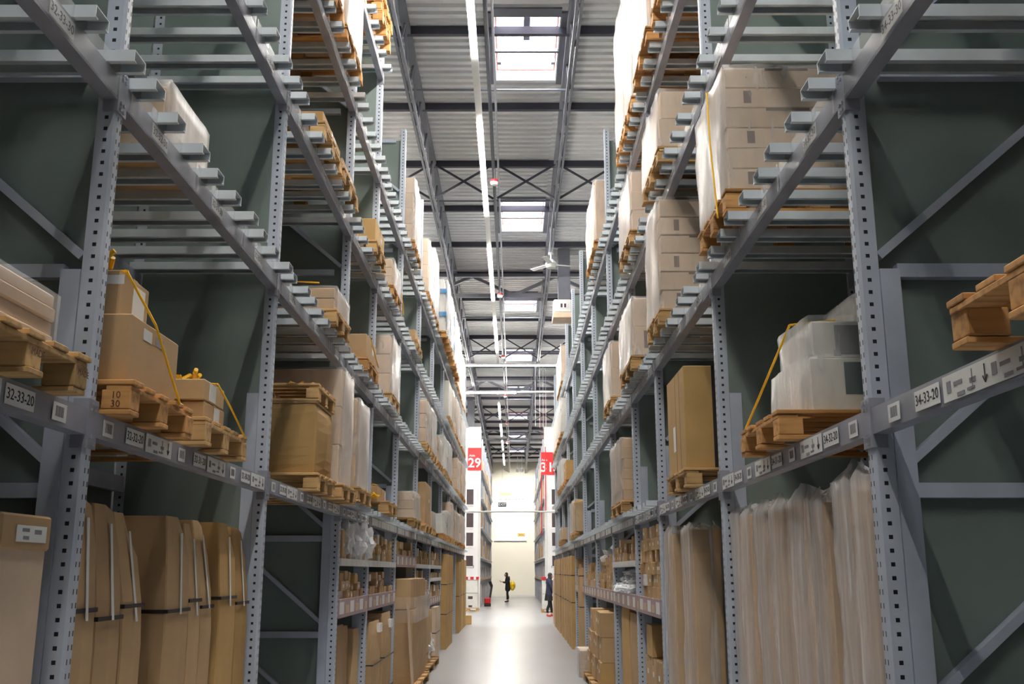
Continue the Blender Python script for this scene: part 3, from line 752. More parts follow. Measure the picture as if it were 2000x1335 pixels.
GO = [  # side, level, y0, y1, height, layers, material, film, kind words, extra
 (-1, 2, 8.3, 9.0, .19, 2, 'card', 'film', 'small boxes in crumpled film'),
 (-1, 2, 10.3, 11.1, .26, 1, 'card', None, 'plain brown box under yellow strap'),
 (-1, 2, 12.4, 13.3, .74, 3, 'card_p', 'film_hi', 'tall grey wrapped cartons'),
 (-1, 2, 17.3, 18.4, .74, 3, 'card_p', 'film', 'pale wrapped cartons'),
 (-1, 2, 18.6, 19.9, .80, 2, 'card_p', 'film_hi', 'taller shiny wrapped cartons'),
 (-1, 2, 20.4, 21.6, .5, 2, 'card', 'film', 'low wrapped cartons'),
 (-1, 2, 22.0, 22.95, .75, 1, 'card_w', None, 'white lidded box'),
 (-1, 2, 23.3, 25.0, .78, 2, 'card_w', 'film', 'white wrapped cartons'),
 (-1, 2, 27.6, 28.9, .85, 3, 'card_p', 'film', 'wrapped pinkish cartons'),
 (-1, 2, 29.2, 31.6, .9, 3, 'card', 'film', 'broad wrapped brown cartons'),
 (-1, 3, 7.55, 8.4, .10, 1, 'card_y', None, 'flat yellowish box'),
 (-1, 3, 8.5, 9.3, .10, 1, 'card', None, 'flat brown box'),
 (-1, 3, 10.55, 11.35, .26, 1, 'card_y', None, 'yellow brown box'),
 (-1, 3, 12.3, 13.2, .34, 3, 'card_p', 'film', 'three layered pinkish boxes'),
 (-1, 3, 15.4, 16.3, .16, 1, 'card', None, 'shallow brown box'),
 (-1, 3, 23.4, 24.6, .85, 2, 'card_w', None, 'white stacked boxes'),
 (-1, 3, 24.8, 25.8, .9, 2, 'card_p', 'film', 'pale film wrapped boxes'),
 (-1, 3, 26.3, 28.5, .95, 3, 'card_p', 'film', 'pale wrapped cartons'),
 (-1, 3, 29.2, 31.4, .9, 2, 'card_w', 'film', 'whitish wrapped cartons'),
 (-1, 4, 7.4, 8.2, 1.1, 3, 'card_p', 'film_hi', 'tall shiny wrapped cartons'),
 (-1, 4, 8.35, 9.3, 1.2, 3, 'card_p', 'film_hi', 'tallest shiny wrapped cartons'),
 (-1, 4, 14.5, 15.6, 1.0, 4, 'card_p', 'film_hi', 'sunlit pinkish wrapped cartons'),
 (-1, 4, 17.4, 18.5, 1.0, 4, 'card_p', 'film', 'ridged wrapped cartons'),
 (-1, 4, 18.7, 19.9, 1.25, 2, 'card_w', 'film_hi', 'tall whitish wrapped cartons'),
 (-1, 4, 26.2, 28.5, 1.45, 2, 'card_p', 'film', 'towering pale wrapped cartons'),
 (-1, 4, 29.1, 31.2, 1.4, 2, 'card_w', 'film', 'towering whitish wrapped cartons'),
 (-1, 1, 15.6, 16.7, .40, 3, 'card_p', 'film', 'knee high wrapped cartons'),
 (-1, 1, 17.4, 18.9, .72, 1, 'card', None, 'tall plain brown carton'),
 (-1, 1, 19.1, 19.95, .30, 2, 'card_p', 'film', 'low wrapped boxes'),
 (-1, 1, 22.0, 22.95, .42, 1, 'card_w', None, 'white lidded box'),
 (-1, 1, 23.2, 24.6, .55, 2, 'card_w', 'film', 'white wrapped boxes'),
 (-1, 1, 24.8, 25.8, .85, 2, 'card_p', 'film', 'tall pale wrapped cartons'),
 (-1, 1, 26.2, 28.6, .75, 3, 'card', 'film', 'broad wrapped brown cartons'),
 (-1, 1, 29.2, 31.5, .8, 3, 'card_p', 'film', 'broad pale wrapped cartons'),
 (1, 1, 11.7, 13.0, .72, 6, 'card', 'film', 'holed brown cartons in six layers'),
 (1, 1, 21.0, 22.6, .65, 1, 'card_y', 'film_hi', 'grey wrapped block'),
 (1, 1, 26.3, 28.0, .3, 1, 'card', 'film', 'low wrapped brown block'),
 (1, 2, 5.55, 6.4, .78, 6, 'card_p', 'film_hi', 'six layered brown cartons'),
 (1, 2, 8.3, 9.1, 1.0, 6, 'card_p', 'film', 'six layered tall cartons'),
 (1, 2, 10.2, 11.35, .62, 2, 'card_p', 'film_hi', 'lidded carton block'),
 (1, 2, 12.7, 13.8, .72, 2, 'card_p', 'film', 'narrow wrapped block'),
 (1, 2, 24.2, 25.8, .45, 1, 'card_y', None, 'brown box with yellow strap end'),
 (1, 2, 26.4, 28.6, .7, 2, 'card_w', 'film', 'whitish wrapped cartons'),
 (1, 3, 8.05, 9.15, .52, 2, 'card_p', 'film', 'wide lidded carton'),
 (1, 3, 10.2, 11.35, .66, 3, 'card_p', 'film', 'wrapped pinkish cartons'),
 (1, 3, 26.2, 28.6, .9, 2, 'card_w', 'film', 'pale wrapped cartons'),
 (1, 3, 29.2, 31.5, .9, 2, 'card_p', 'film', 'pinkish wrapped cartons'),
 (1, 4, 7.35, 8.2, 1.3, 4, 'card_p', 'film_hi', 'tall wrapped cartons'),
 (1, 4, 8.4, 9.45, 1.5, 3, 'card_p', 'film_hi', 'big sunlit wrapped cartons'),
 (1, 4, 9.8, 10.5, 1.5, 2, 'card_w', 'film_hi', 'tall white wrapped block'),
 (1, 4, 10.6, 11.4, 1.6, 2, 'card_p', 'film_hi', 'tallest sunlit wrapped block'),
 (1, 4, 14.5, 16.2, .95, 1, 'card_p', 'film', 'wrapped upright block with dark band'),
 (1, 4, 26.1, 28.6, .95, 1, 'card_p', 'film', 'pinkish padded block'),
]
for i, (s, lv, y0, y1, h, n, mat, film, words) in enumerate(GO):
    b = bay_of((y0 + y1) / 2); z = base_z(lv, b); near = b <= 4
    xf = (1.53 if s < 0 else 1.24) - (.02 if i % 3 == 0 else 0)
    wide = y1 - y0
    pallet(s, xf, y0 - .02, z, 'pallet under the %s, %s' % (words, place(lv, s, b).replace('on the ', '')), wy=wide + .02, wood='wood_b' if (i % 4 == 1 or lv == 4) else 'wood', near=near)
    zz = z + .144
    lab = '%s %s' % (words, place(lv, s, b))
    patch = None
    if s > 0 and (lv in (1, 2)) and b <= 4: patch = (.06, .07, 'ink', (-.55, .1))
    if film:
        wrapped(s, xf, y0, y1, zz, h, n, lab, mat, film, .95, i + 20, cols=1 if wide < 1.5 else 2, patch=patch, near=near, amp=(.022 if n >= 6 else .015) if near else .02)
    else:
        carton('cardboard_box', (.85, min(wide, 1.2) - .04, h), (s * (xf + .03 + .425), (y0 + y1) / 2, zz), lab, mat=mat, tape=near, sticker=[('a', .3, .6, .12, .06, 'white')], side=s)
# straps on those
zz = base_z(2, 3) + .144
strap('yellow strap from the plain box down to its pallet, rack thirty-two, second beam', [(-1.75, 10.45, zz + .27), (-1.55, 10.5, zz + .27), (-1.5, 10.85, zz + .0)])
zz = base_z(2, 2) + .144
strap('yellow strap bundle atop the small boxes in film, rack thirty-two', [(-2.1, 8.35, zz + .24), (-1.9, 8.4, zz + .27), (-1.7, 8.4, zz + .26)], knot=(-2.05, 8.35, zz + .25))
zz = base_z(3, 4) + .144
strap('yellow strap behind the three layered pinkish boxes, rack thirty-two', [(-1.56, 13.2, zz + .2), (-1.52, 13.3, zz), (-1.52, 13.34, zz - .14)])
zz = base_z(2, 1) + .144
strap('thin yellow strap down the front of six layered cartons, rack thirty-four, second bay', [(1.5, 5.95, zz + .8), (1.235, 5.9, zz + .79), (1.225, 5.82, zz + .4), (1.23, 5.72, zz - .12)], w_=.012)
strap('thin yellow strap beside the grey wrapped block, rack thirty-four, eighth bay', [(1.23, 20.95, L1b + .16), (1.23, 20.95, L1b + .72), (1.6, 20.95, L1b + .80)])
# bags with blue bands, rack thirty-two fourth beam, beyond
for j, (y0, y1) in enumerate(((20.4, 21.6), (21.8, 22.9), (23.3, 25.6))):
    z = base_z(4, 8); b = bay_of((y0 + y1) / 2)
    pallet(-1, 1.42, y0, z, 'pallet under the %s white bag block with blue bands, rack thirty-two' % ORD[j], wy=y1 - y0, near=False, wood='wood_b')
    t = thing('wrapped_load', '%s white bag block with blue bands, fourth beam, rack thirty-two, %s bay' % (ORD[j], BAYW[b]), 'wrapped load', (-1.95, (y0 + y1) / 2, z + .144), group='white bag blocks')
    obj('bag_block', bulge_carton(.95, y1 - y0 - .05, 1.12, 'card_w', .05, seed=j), t)
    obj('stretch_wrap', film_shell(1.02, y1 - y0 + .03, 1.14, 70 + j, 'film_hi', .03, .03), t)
    for zb in (.3, .8): obj('blue_band', MB().box(-.53, .53, -(y1 - y0) / 2 - .045, (y1 - y0) / 2 + .045, zb, zb + .09).mesh('band', 'blue'), t)
# empty pallets, rack thirty-two fifth beam
for j in range(3):
    pallet(-1, 1.50 + .02 * (j % 2), 10.35 + .03 * j, base_z(5, 3) + j * .146, '%s of three bare pallets piled on the fifth beam, rack thirty-two' % ('bottom', 'middle', 'top')[j], wood='wood_b')
wrapped(-1, 1.56, 10.4, 11.1, base_z(5, 3) + .44, .55, 1, 'white wrapped block on the three bare pallets, rack thirty-two', 'card_w', 'film_hi', .9, 91)
# ---- RIGHT RACK (34), first beam
pallet(1, 1.24, 1.98, L1, 'orange bare pallet cut by the picture edge, rack thirty-four, first bay', wood='wood_b')
pallet(1, 1.25, 4.72, L1, 'pallet under the white wrapped boxes, first beam, rack thirty-four, second bay', wood='wood_b')
t = thing('wrapped_load', 'white boxes piled under loose film and yellow strap, rack thirty-four, second bay', 'wrapped load', (1.80, 5.13, L1 + .144), 0)
def kid(dims, loc, st=None): return carton('carton', dims, loc, None, mat='card_w', parent=t, tape=False, sticker=st, side=1)
kid((.70, .62, .27), (.0, .0, .0), [('c', .3, .62, .15, .16, 'teal')])
kid((.66, .50, .19), (.01, -.03, .272), [('c', .35, .5, .2, .15, 'greyink')])
kid((.30, .46, .15), (.10, .0, .464), None)
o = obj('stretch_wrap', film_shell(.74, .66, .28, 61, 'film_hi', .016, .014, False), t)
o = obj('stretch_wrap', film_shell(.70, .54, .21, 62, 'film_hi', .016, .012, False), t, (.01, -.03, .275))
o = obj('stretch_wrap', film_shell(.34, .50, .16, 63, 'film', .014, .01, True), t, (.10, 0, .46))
strap('bright yellow strap slanting over the white wrapped boxes, rack thirty-four', [(1.72, 5.2, L1 + .70), (1.46, 5.15, L1 + .66), (1.26, 5.45, L1 + .13)], w_=.013)
pallet(1, 1.27, 7.45, L1, 'worn pale pallet under the tall carton with black strap, rack thirty-four, third bay', wy=.9)
o = carton('cardboard_box', (.95, .82, .78), (1.29 + .475, 7.92, L1 + .144), 'tall yellowish carton with black strap, first beam, rack thirty-four, third bay', mat='card_y', tape=False, sticker=[('a', .2, .35, .10, .2, 'white')], side=1)
obj('black_strap', MB().box(-.26, -.235, -.413, .413, -.0, .783).mesh('strap', 'strap'), o)
obj('carton_seam', MB().box(-.4765, -.4755, -.012, -.006, .0, .78).box(-.4765, -.4755, -.2, -.194, .0, .78).mesh('seam', 'strap'), o)

# ---- tall cartons standing under the first beam
def tall(s, y0, y1, h, xf, dep, label, mat='card', band=None, strip_=True, kink=None, seed=0, z=0.0, bag=False, lid=False, slope=0):
    W_ = y1 - y0; cx, cy = s * (xf + dep / 2), (y0 + y1) / 2
    t = thing('tall_carton', label, 'carton', (cx, cy, z), 0, 'tall cartons standing on the floor')
    kk = (kink[0], s * kink[1], kink[2]) if kink else None
    body = obj('carton_body', bulge_carton(dep, W_ - .015, h, mat, .008, kink=kk, seed=seed, nz=10, top_in=.006, slope=slope), t)
    X = lambda z_: (kk[1] * max(0, z_ - kk[0]) if kk else 0); Y_ = lambda z_: (kk[2] * max(0, z_ - kk[0]) if kk else 0)
    if band:
        for zb in band:
            mb = MB(); a, c = dep / 2 + .009, W_ / 2 - .003
            zk = zb
            mb.box(-a, a, -c, -c + .003, zk, zk + .018).box(-a, a, c - .003, c, zk, zk + .018).box(-a, -a + .003, -c, c, zk, zk + .018).box(a - .003, a, -c, c, zk, zk + .018)
            obj('black_strap', mb.mesh('strap', 'strap'), t, (X(zb), Y_(zb), 0))
    if strip_:
        z0, z1 = h - .48, h - .08; x = -s * (dep / 2 + .009)
        mb = MB().bar((x + X(z0), .02 + Y_(z0), z0), (x + X(z1), .02 + Y_(z1), z1), .002, .028, (1, 0, 0))
        mb = MB(); b0 = len(mb.v)
        for (zz_, ) in ((z0,), (z1,)):
            for yy_ in (.006, .028):
                for xx_ in (0, -s * .003): mb.v.append((x + X(zz_) + xx_, yy_ + Y_(zz_), zz_))
        mb.f += [(0, 1, 3, 2), (4, 6, 7, 5), (0, 4, 5, 1), (1, 5, 7, 3), (3, 7, 6, 2), (2, 6, 4, 0)]
        obj('label_strip', mb.mesh('strip', 'white'), t)
    if bag:
        obj('poly_bag', film_shell(dep + .02, W_ - .015, h + .01, seed, 'bag', .012, .020, False, tuft=.09), t)
        obj('lid_fold', MB().box(-dep / 2 - .004, dep / 2 + .004, -W_ / 2 + .004, W_ / 2 - .004, h - .18, h + .002).mesh('lid', mat), t)
    return t
# big lidded carton, first bay
t = thing('tall_carton', 'broad carton with a separate lid and long white label, rack thirty-two, first bay', 'carton', (-2.1, 3.48, 0))
obj('carton_body', chbox(.85, .34, 1.78, 'card_p'), t)
obj('lid', chbox(.87, .36, .12, 'card', .008), t, (0, 0, 1.77))
obj('paper_label', MB().box(-.0008, .0008, -.11, .11, -.028, .028).mesh('label', 'white'), t, (.4365, .03, 1.825))
for (a, b_, z0, z1) in ((-.07, -.02, .006, .018), (-.06, -.02, -.02, -.008), (.02, .07, .0, .015)):
    obj('label_print', MB().box(-.0006, .0006, a, b_, z0, z1).mesh('print', 'greyink'), t, (.4378, .03, 1.825))
t2 = thing('scanner_tag', 'small orange and black tag lying on top of the lidded carton', 'tag', (-1.85, 3.42, 1.89))
obj('black_tab', MB().box(-.06, 0, -.02, .02, 0, .02).mesh('tab', 'strap'), t2); obj('orange_tab', MB().box(0, .025, -.02, .02, 0, .025).mesh('tab', 'red'), t2)
sp = [(3.93, 4.19, 1.99), (4.21, 4.49, 1.98), (4.53, 4.78, 1.96), (5.02, 5.38, 1.97), (5.40, 5.62, 1.95), (5.64, 5.87, 1.98), (5.93, 6.28, 1.98), (6.31, 6.60, 1.97)]
wd = ['behind the first upright', 'with glossy tape', 'with a torn corner', 'standing apart and shaded', 'bent at its strap', 'narrow and leaning back', 'broad, strap sagging', 'pale, beside the second upright']
for i, (a, c, h) in enumerate(sp):
    tall(-1, a, c, h, 1.69 + .01 * (i % 3), .3, '%s tall brown carton, %s, rack thirty-two, second bay' % (ORD[i], wd[i]), 'card' if i < 6 else 'card_y', band=[1.50 if i % 2 else 1.54], kink=(1.5, .07 + .05 * (i % 3), .05 * ((i % 2) - .25)), seed=i, slope=.10 if i in (2, 3, 4, 6) else .03)
for i, (a, c) in enumerate(((5.0, 5.4), (5.9, 6.3))):
    tall(-1, a, c, 1.97, 2.02, .3, '%s tall carton standing in the second row behind, rack thirty-two' % ORD[i], 'card', strip_=False, seed=i + 10)
# right rack bagged tall cartons
sp = [(3.93, 4.18, 2.06), (4.20, 4.48, 2.07), (4.68, 4.88, 2.01), (4.90, 5.16, 2.03), (5.24, 5.60, 2.02), (5.74, 6.0, 2.02), (6.05, 6.28, 2.03), (6.34, 6.60, 2.04)]
wd = ['behind the first upright', 'with frilled bag top', 'slim and shaded', 'with open bag mouth', 'broad in loose film', 'with a tied waist', 'slim, pale bag', 'beside the second upright']
for i, (a, c, h) in enumerate(sp):
    tall(1, a, c, h, 1.42 + .012 * (i % 3), .34, '%s bagged tall carton, %s, rack thirty-four, second bay' % (ORD[i], wd[i]), 'card_p' if i % 2 else 'card', strip_=i in (1, 3), seed=i + 30, bag=True)
for i, (a, c) in enumerate(((8.05, 8.45), (9.0, 9.45))):
    tall(1, a, c, 2.02, 1.41, .22, '%s bagged slab carton standing alone, rack thirty-four, third bay' % ORD[i], 'card_y', strip_=False, seed=i + 50, bag=True)
    tall(1, a + .05, c - .05, 1.95, 1.66, .05, '%s grey backed slab behind the bagged cartons, rack thirty-four, third bay' % ORD[i], 'card_w', strip_=False, seed=i + 55)

# ---- low shelving between the fourth and the eighth bay
def shelf(s, b, z0, z1, label, lip='price', tickets=True):
    y0, y1 = YS[b] + .045, YS[b + 1] - .045; L_ = y1 - y0; x = s * XF[s]
    t = thing('shelf', label, 'shelf', (x, y0, z0), 0, 'low shelves under the first beams')
    obj('shelf_front', bx(s, -.01, .02, 0, L_, 0, z1 - z0).mesh('front', lip), t)
    obj('shelf_board', bx(s, .02, .9, 0, L_, z1 - z0 - .05, z1 - z0 - .01).mesh('board', 'paint'), t)
    if tickets:
        n = max(2, int(L_ / .28))
        for k in range(n):
            w_ = L_ / n; hh_ = z1 - z0
            if hh_ > .1:
                if k % 2 == 0 or True:
                    obj('price_ticket', cached(('pt', s, round(w_, 2), round(hh_, 2), k % 2), lambda: bx(s, -.0125, -.011, .02 + .03 * (k % 2), w_ - .05, hh_ * .2, hh_ * (.85 - .2 * (k % 2))).mesh('ticket', 'card_p' if k % 3 else 'white')), t, (0, k * w_, 0))
            else:
                obj('price_ticket', cached(('pt', s, round(w_, 2), round(hh_, 2)), lambda: bx(s, -.0125, -.011, .02, w_ - .02, .008, hh_ - .008).mesh('ticket', 'white')), t, (0, k * w_, 0))
    return z1
def fill(s, b, z, words, hmax, wr=(.12, .2), hr=(.08, .12), nmax=3, mat='card', seed=0, y0=None, y1=None, full=False, xin=.0, dep=(.3, .5)):
    rr = random.Random(seed + b * 13 + int(z * 100) + s)
    y = (y0 or YS[b] + .06); ye = (y1 or YS[b + 1] - .08); col = 0
    while y < ye - wr[0]:
        w_ = min(rr.uniform(*wr), ye - y); n = nmax if full else rr.choice([1, 2, nmax, nmax]); zz = z - .01; d = rr.uniform(*dep)
        for k in range(n):
            h = rr.uniform(*hr)
            if zz + h > z + hmax: break
            ox = xin + rr.uniform(.0, .05); m_ = mat if rr.random() < .75 else rr.choice(['card_p', 'card', 'card_y', 'card_w'])
            st = [('a', rr.uniform(-.2, .2), .5, .05, .03, 'white')] if rr.random() < .4 and b <= 5 else None
            carton('small_carton', (d, w_ - .01, h), (s * (XF[s] + ox + d / 2), y + w_ / 2 + rr.uniform(-.003, .003), zz), 'carton in %s layer of %s pile, %s, %s, %s bay' % (ORD[k], ORD[col % 20], words, RACK[s], BAYW[b]), mat=m_, tape=False, sticker=st, side=s, rz=rr.uniform(-.04, .04), group='small cartons on ' + words)
            zz += h
        y += w_ + (rr.uniform(.0, .08) if not full else .004); col += 1
ZA, ZB, ZC = (1.27, 1.44), (1.75, 1.82), (1.76, 1.93)
# left: bays 3,4 two shelves
for b in (3, 4):
    shelf(-1, b, *ZA, 'deep mauve price fronted lower shelf, rack thirty-two, %s bay' % BAYW[b]); shelf(-1, b, *ZB, 'thin white ticketed upper shelf, rack thirty-two, %s bay' % BAYW[b], 'white')
    fill(-1, b, ZA[1], 'lower shelf', .29, nmax=3, hr=(.07, .1), seed=3)
    if b == 3: fill(-1, b, ZB[1], 'upper shelf', .33, wr=(.16, .24), hr=(.25, .31), nmax=1, seed=4, dep=(.12, .2))
    else: fill(-1, b, ZB[1], 'upper shelf', .33, nmax=3, hr=(.07, .13), seed=5)
shelf(-1, 5, *ZC, 'deep price fronted shelf alone at chest height, rack thirty-two, sixth bay')
fill(-1, 5, ZC[1], 'upper shelf', .25, wr=(.25, .5), hr=(.09, .13), nmax=2, seed=6)
shelf(-1, 6, *ZB, 'thin upper shelf with white tickets, rack thirty-two, seventh bay', 'white'); fill(-1, 6, ZB[1], 'upper shelf', .3, wr=(.1, .18), hr=(.1, .14), nmax=2, seed=7)
shelf(-1, 6, 1.2, 1.35, 'deep price fronted lower shelf, rack thirty-two, seventh bay'); fill(-1, 6, 1.35, 'lower shelf', .36, wr=(.2, .3), hr=(.18, .2), nmax=2, seed=8, full=True)
shelf(-1, 7, *ZB, 'thin upper shelf with white tickets, rack thirty-two, eighth bay', 'white'); fill(-1, 7, ZB[1], 'upper shelf', .3, wr=(.1, .2), hr=(.1, .16), nmax=2, seed=9)
shelf(-1, 7, 1.5, 1.57, 'thin middle shelf with white tickets, rack thirty-two, eighth bay', 'white'); shelf(-1, 7, 1.05, 1.2, 'deep price fronted lower shelf, rack thirty-two, eighth bay')
fill(-1, 7, 1.2, 'lower shelf', .28, wr=(.15, .25), hr=(.1, .13), nmax=2, seed=10); fill(-1, 7, 1.57, 'middle shelf', .16, wr=(.15, .25), hr=(.1, .13), nmax=1, seed=12)
# right: lower band bays 3-7, upper shelf bay 4
for b in (3, 4, 5, 6, 7): shelf(1, b, *ZA, 'mauve price fronted shelf at waist height, rack thirty-four, %s bay' % BAYW[b])
shelf(1, 4, *ZB, 'thin white ticketed upper shelf, rack thirty-four, fifth bay', 'white')
fill(1, 3, ZA[1], 'waist shelf', .80, wr=(.13, .135), hr=(.118, .12), nmax=6, full=True, mat='card', seed=11, y1=11.2, dep=(.4, .41))
fill(1, 4, ZB[1], 'upper shelf', .32, wr=(.12, .25), hr=(.08, .12), nmax=3, seed=12)
fill(1, 5, ZA[1], 'waist shelf', .60, wr=(.2, .26), hr=(.11, .14), nmax=4, seed=13, full=False)
fill(1, 6, ZA[1], 'waist shelf', .60, wr=(.16, .26), hr=(.1, .15), nmax=3, seed=14)
fill(1, 7, ZA[1], 'waist shelf', .60, wr=(.2, .3), hr=(.12, .2), nmax=3, seed=15)
# plastic packets
def blob(seed, r, sq=(1, 1, .5), mat='plastic'):
    rr = random.Random(seed); bm = bmesh.new(); bmesh.ops.create_icosphere(bm, subdivisions=3, radius=1)
    ph = [rr.uniform(0, 6) for _ in range(6)]
    for v in bm.verts:
        c = v.co; n = 1 + .22 * math.sin(c.x * 7 + ph[0]) * math.sin(c.y * 6 + ph[1]) + .16 * math.sin(c.z * 9 + ph[2] + c.x * 5) + rr.uniform(-.05, .05)
        v.co = Vector((c.x * sq[0], c.y * sq[1], c.z * sq[2])) * n * r
    me = bpy.data.meshes.new('packet'); bm.to_mesh(me); bm.free(); me.materials.append(M[mat]); return me
rr = random.Random(5)
for i in range(18):
    y = 11.8 + (i % 6) * .36 + rr.uniform(-.06, .06); k = i // 6
    tag(obj('plastic_packet', cached(('pk', i % 5), lambda: blob(i, .15, (1.1, .9, .38))), None, (1.37 + .15 + rr.uniform(-.05, .05) + k * .05, y + k * .1, 1.435 + .055 + k * .085), (rr.uniform(-.3, .3), rr.uniform(-.2, .2), rr.uniform(0, 3))), '%s crumpled clear packet in %s layer, waist shelf, rack thirty-four, fifth bay' % (ORD[i % 6], ORD[k]), 'packet', 'crumpled clear packets')
for i in range(5):
    tag(obj('plastic_packet', cached(('pk2', i % 3), lambda: blob(i + 20, .17, (.7, .5, 1.0))), None, (-1.66 - rr.uniform(0, .08), 10.1 + i * .32, 2.02 + rr.uniform(-.03, .05))), '%s limp plastic sleeve hanging over the tall boxes, rack thirty-two, fourth bay' % ORD[i], 'plastic', 'limp plastic sleeves')
tag(obj('plastic_packet', blob(41, .26, (.8, 1.1, .7)), None, (1.6, 15.9, 1.80 + .1)), 'clear film bundle on top of the cartons, rack thirty-four, sixth bay', 'packet')
for i in range(3):
    tag(obj('plastic_packet', cached(('pk3', i), lambda: blob(i + 60, .28, (.8, 1, .75))), None, (-1.72, 18.6 + i * .42, .33 + .12 * (i % 2))), '%s wrinkled clear bundle low down, rack thirty-two, seventh bay' % ORD[i], 'packet', 'wrinkled clear bundles')

# floor goods left
def floor_box(s, y0, y1, h, xf, dep, label, mat='card', band=None, seed=0, z=0, strip_=False): return tall(s, y0, y1, h, xf, dep, label, mat, band, strip_, seed=seed, z=z)
floor_box(-1, 9.72, 9.98, 1.08, 1.70, .3, 'short upright carton with taped edge, floor of rack thirty-two, fourth bay', 'card_p')
floor_box(-1, 10.12, 10.5, 1.18, 1.72, .34, 'taller dark carton beside the short one, floor of rack thirty-two, fourth bay', 'card', band=[.5])
floor_box(-1, 10.6, 10.9, 1.15, 1.74, .3, 'brown carton in the middle, floor of rack thirty-two, fourth bay', 'card', band=[.4])
floor_box(-1, 11.0, 11.4, 1.1, 1.70, .34, 'last upright carton before the fifth upright, floor of rack thirty-two', 'card')
for i, (a, c) in enumerate(((11.75, 12.65), (12.8, 13.75))):
    t = thing('tall_carton', ('left big rounded carton with two straps' if i == 0 else 'big rounded carton with white patch and strap') + ', floor of rack thirty-two, fifth bay', 'carton', (-1.62 - .45, (a + c) / 2, 0))
    obj('carton_body', bulge_carton(.88, c - a - .1, 1.13 + .06 * i, 'card', .05, seed=i), t)
    for zb in (.28, .66): obj('black_strap', MB().box(-.49, .487, -(c - a) / 2 + .00, -(c - a) / 2 + .004, zb, zb + .015).box(.484, .488, -(c - a) / 2, (c - a) / 2, zb, zb + .015).mesh('strap', 'strap'), t)
    obj('paper_label', MB().box(.4495, .492, .05, .25, 1.0, 1.1).mesh('lab', 'white'), t)
pallet(-1, 1.36, 14.3, 0, 'worn floor pallet under the big wrapped cartons, rack thirty-two, sixth bay', wy=2.6, near=False)
t = thing('tall_carton', 'huge brown carton pack with crumpled film, floor of rack thirty-two, sixth bay', 'carton', (-1.88, 15.75, .144))
obj('carton_body', bulge_carton(.9, 2.3, 1.02, 'card', .035, seed=5), t)
for k in range(5): obj('upper_carton', chbox(.84, .42, .42, 'card'), t, (0, -.92 + .46 * k, 1.03))
obj('stretch_wrap', film_shell(.96, 2.36, .35, 12, 'film', .02, .02, False), t, (0, 0, .85))
o = tag(obj('leaning_board', MB().bar((0, 0, 0), (-.12, .15, 1.25), .03, .10, (0, 1, 0)).mesh('board', 'card_p'), None, (-1.36, 14.25, .02)), 'pale flat carton leaning against the huge brown pack, rack thirty-two', 'carton')
floor_box(-1, 17.4, 19.2, 1.02, 1.52, .6, 'brown carton row with white strips, floor of rack thirty-two, seventh bay', 'card', band=[.3])
floor_box(-1, 20.5, 21.6, 1.0, 1.55, .4, 'upright brown carton, floor of rack thirty-two, eighth bay', 'card_p', band=[.5])
pallet(-1, 1.42, 17.3, 0, 'floor pallet sticking out below the carton row, rack thirty-two, seventh bay', wy=2.6, near=False).location.z = 0
for i, (a, c) in enumerate(((23.2, 24.2), (24.3, 25.6))):
    floor_box(-1, a, c, 2.08, 1.52, .6, '%s full height brown carton with straps, rack thirty-two, ninth bay' % ORD[i], 'card_y', band=[.75, 1.4], seed=i)
for i, (a, c) in enumerate(((29.2, 30.4), (30.6, 31.7), (32.1, 33.5))):
    floor_box(-1, a, c, 2.05 if i else 1.95, 1.56, .6, '%s tall carton near the end of rack thirty-two' % ORD[i], 'card_y', band=[1.0], seed=i)
tag(carton('cardboard_box', (.3, .3, .28), (-1.55, 34.2, 0), 'small orange brown box on the floor at the end of rack thirty-two', mat='card_y'), 'little orange brown box on the floor ending rack thirty-two', 'box')
# floor goods right
floor_box(1, 9.7, 10.3, .42, 1.42, .5, 'long low carton in front, floor of rack thirty-four, fourth bay', 'card_p', seed=1)
for i in range(4):
    carton('cardboard_box', (.45, .38, .40), (1.42 + .225, 9.92 + .42 * i, .0 if i else .0), '%s waist row box at floor level, rack thirty-four, fourth bay' % ORD[i], mat='card', sticker=[('a', 0, .6, .1, .05, 'white')], side=1) if i else None
    carton('cardboard_box', (.45, .38, .40), (1.43 + .225, 9.92 + .42 * i, .43), '%s box of the upper row, floor stack, rack thirty-four, fourth bay' % ORD[i], mat='card', sticker=[('a', 0, .6, .1, .05, 'white')], side=1) 
carton('cardboard_box', (.3, .42, .32), (1.42 + .15, 10.95, .835), 'single box topping the floor stack, rack thirty-four, fourth bay', mat='card_y', side=1)
floor_box(1, 11.7, 12.55, 1.22, 1.40, .5, 'tall brown carton with white mark, floor of rack thirty-four, fifth bay', 'card', seed=2)
floor_box(1, 12.65, 13.5, 1.27, 1.40, .45, 'pale topped tall brown carton, floor of rack thirty-four, fifth bay', 'card_y', seed=3)
pallet(1, 1.12, 14.3, 0, 'long floor pallet with stacked boxes sticking into the aisle, rack thirty-four, sixth bay', wy=2.7, near=False)
for i in range(5):
    for k in range(3 if i in (0, 1, 3) else 2):
        hh_ = .33
        carton('cardboard_box', (.5, .48, hh_), (1.19 + .25 + .02 * ((i + k) % 2), 14.6 + .53 * i, .144 + k * (hh_ + .002)), '%s layer box of %s stack on floor pallet, rack thirty-four, sixth bay' % (ORD[k], ORD[i]), mat='card' if (i + k) % 3 else 'card_y', sticker=[('c', -.3, .6, .14, .05, 'white'), ('a', .3, .6, .1, .05, 'white')], side=1, group='boxes on the floor pallet')
wrapped(1, 1.06, 17.25, 18.2, .0, .42, 3, 'low wrapped bundle on floor against rack thirty-four, seventh bay', 'card_p', 'film_hi', .4, 77)
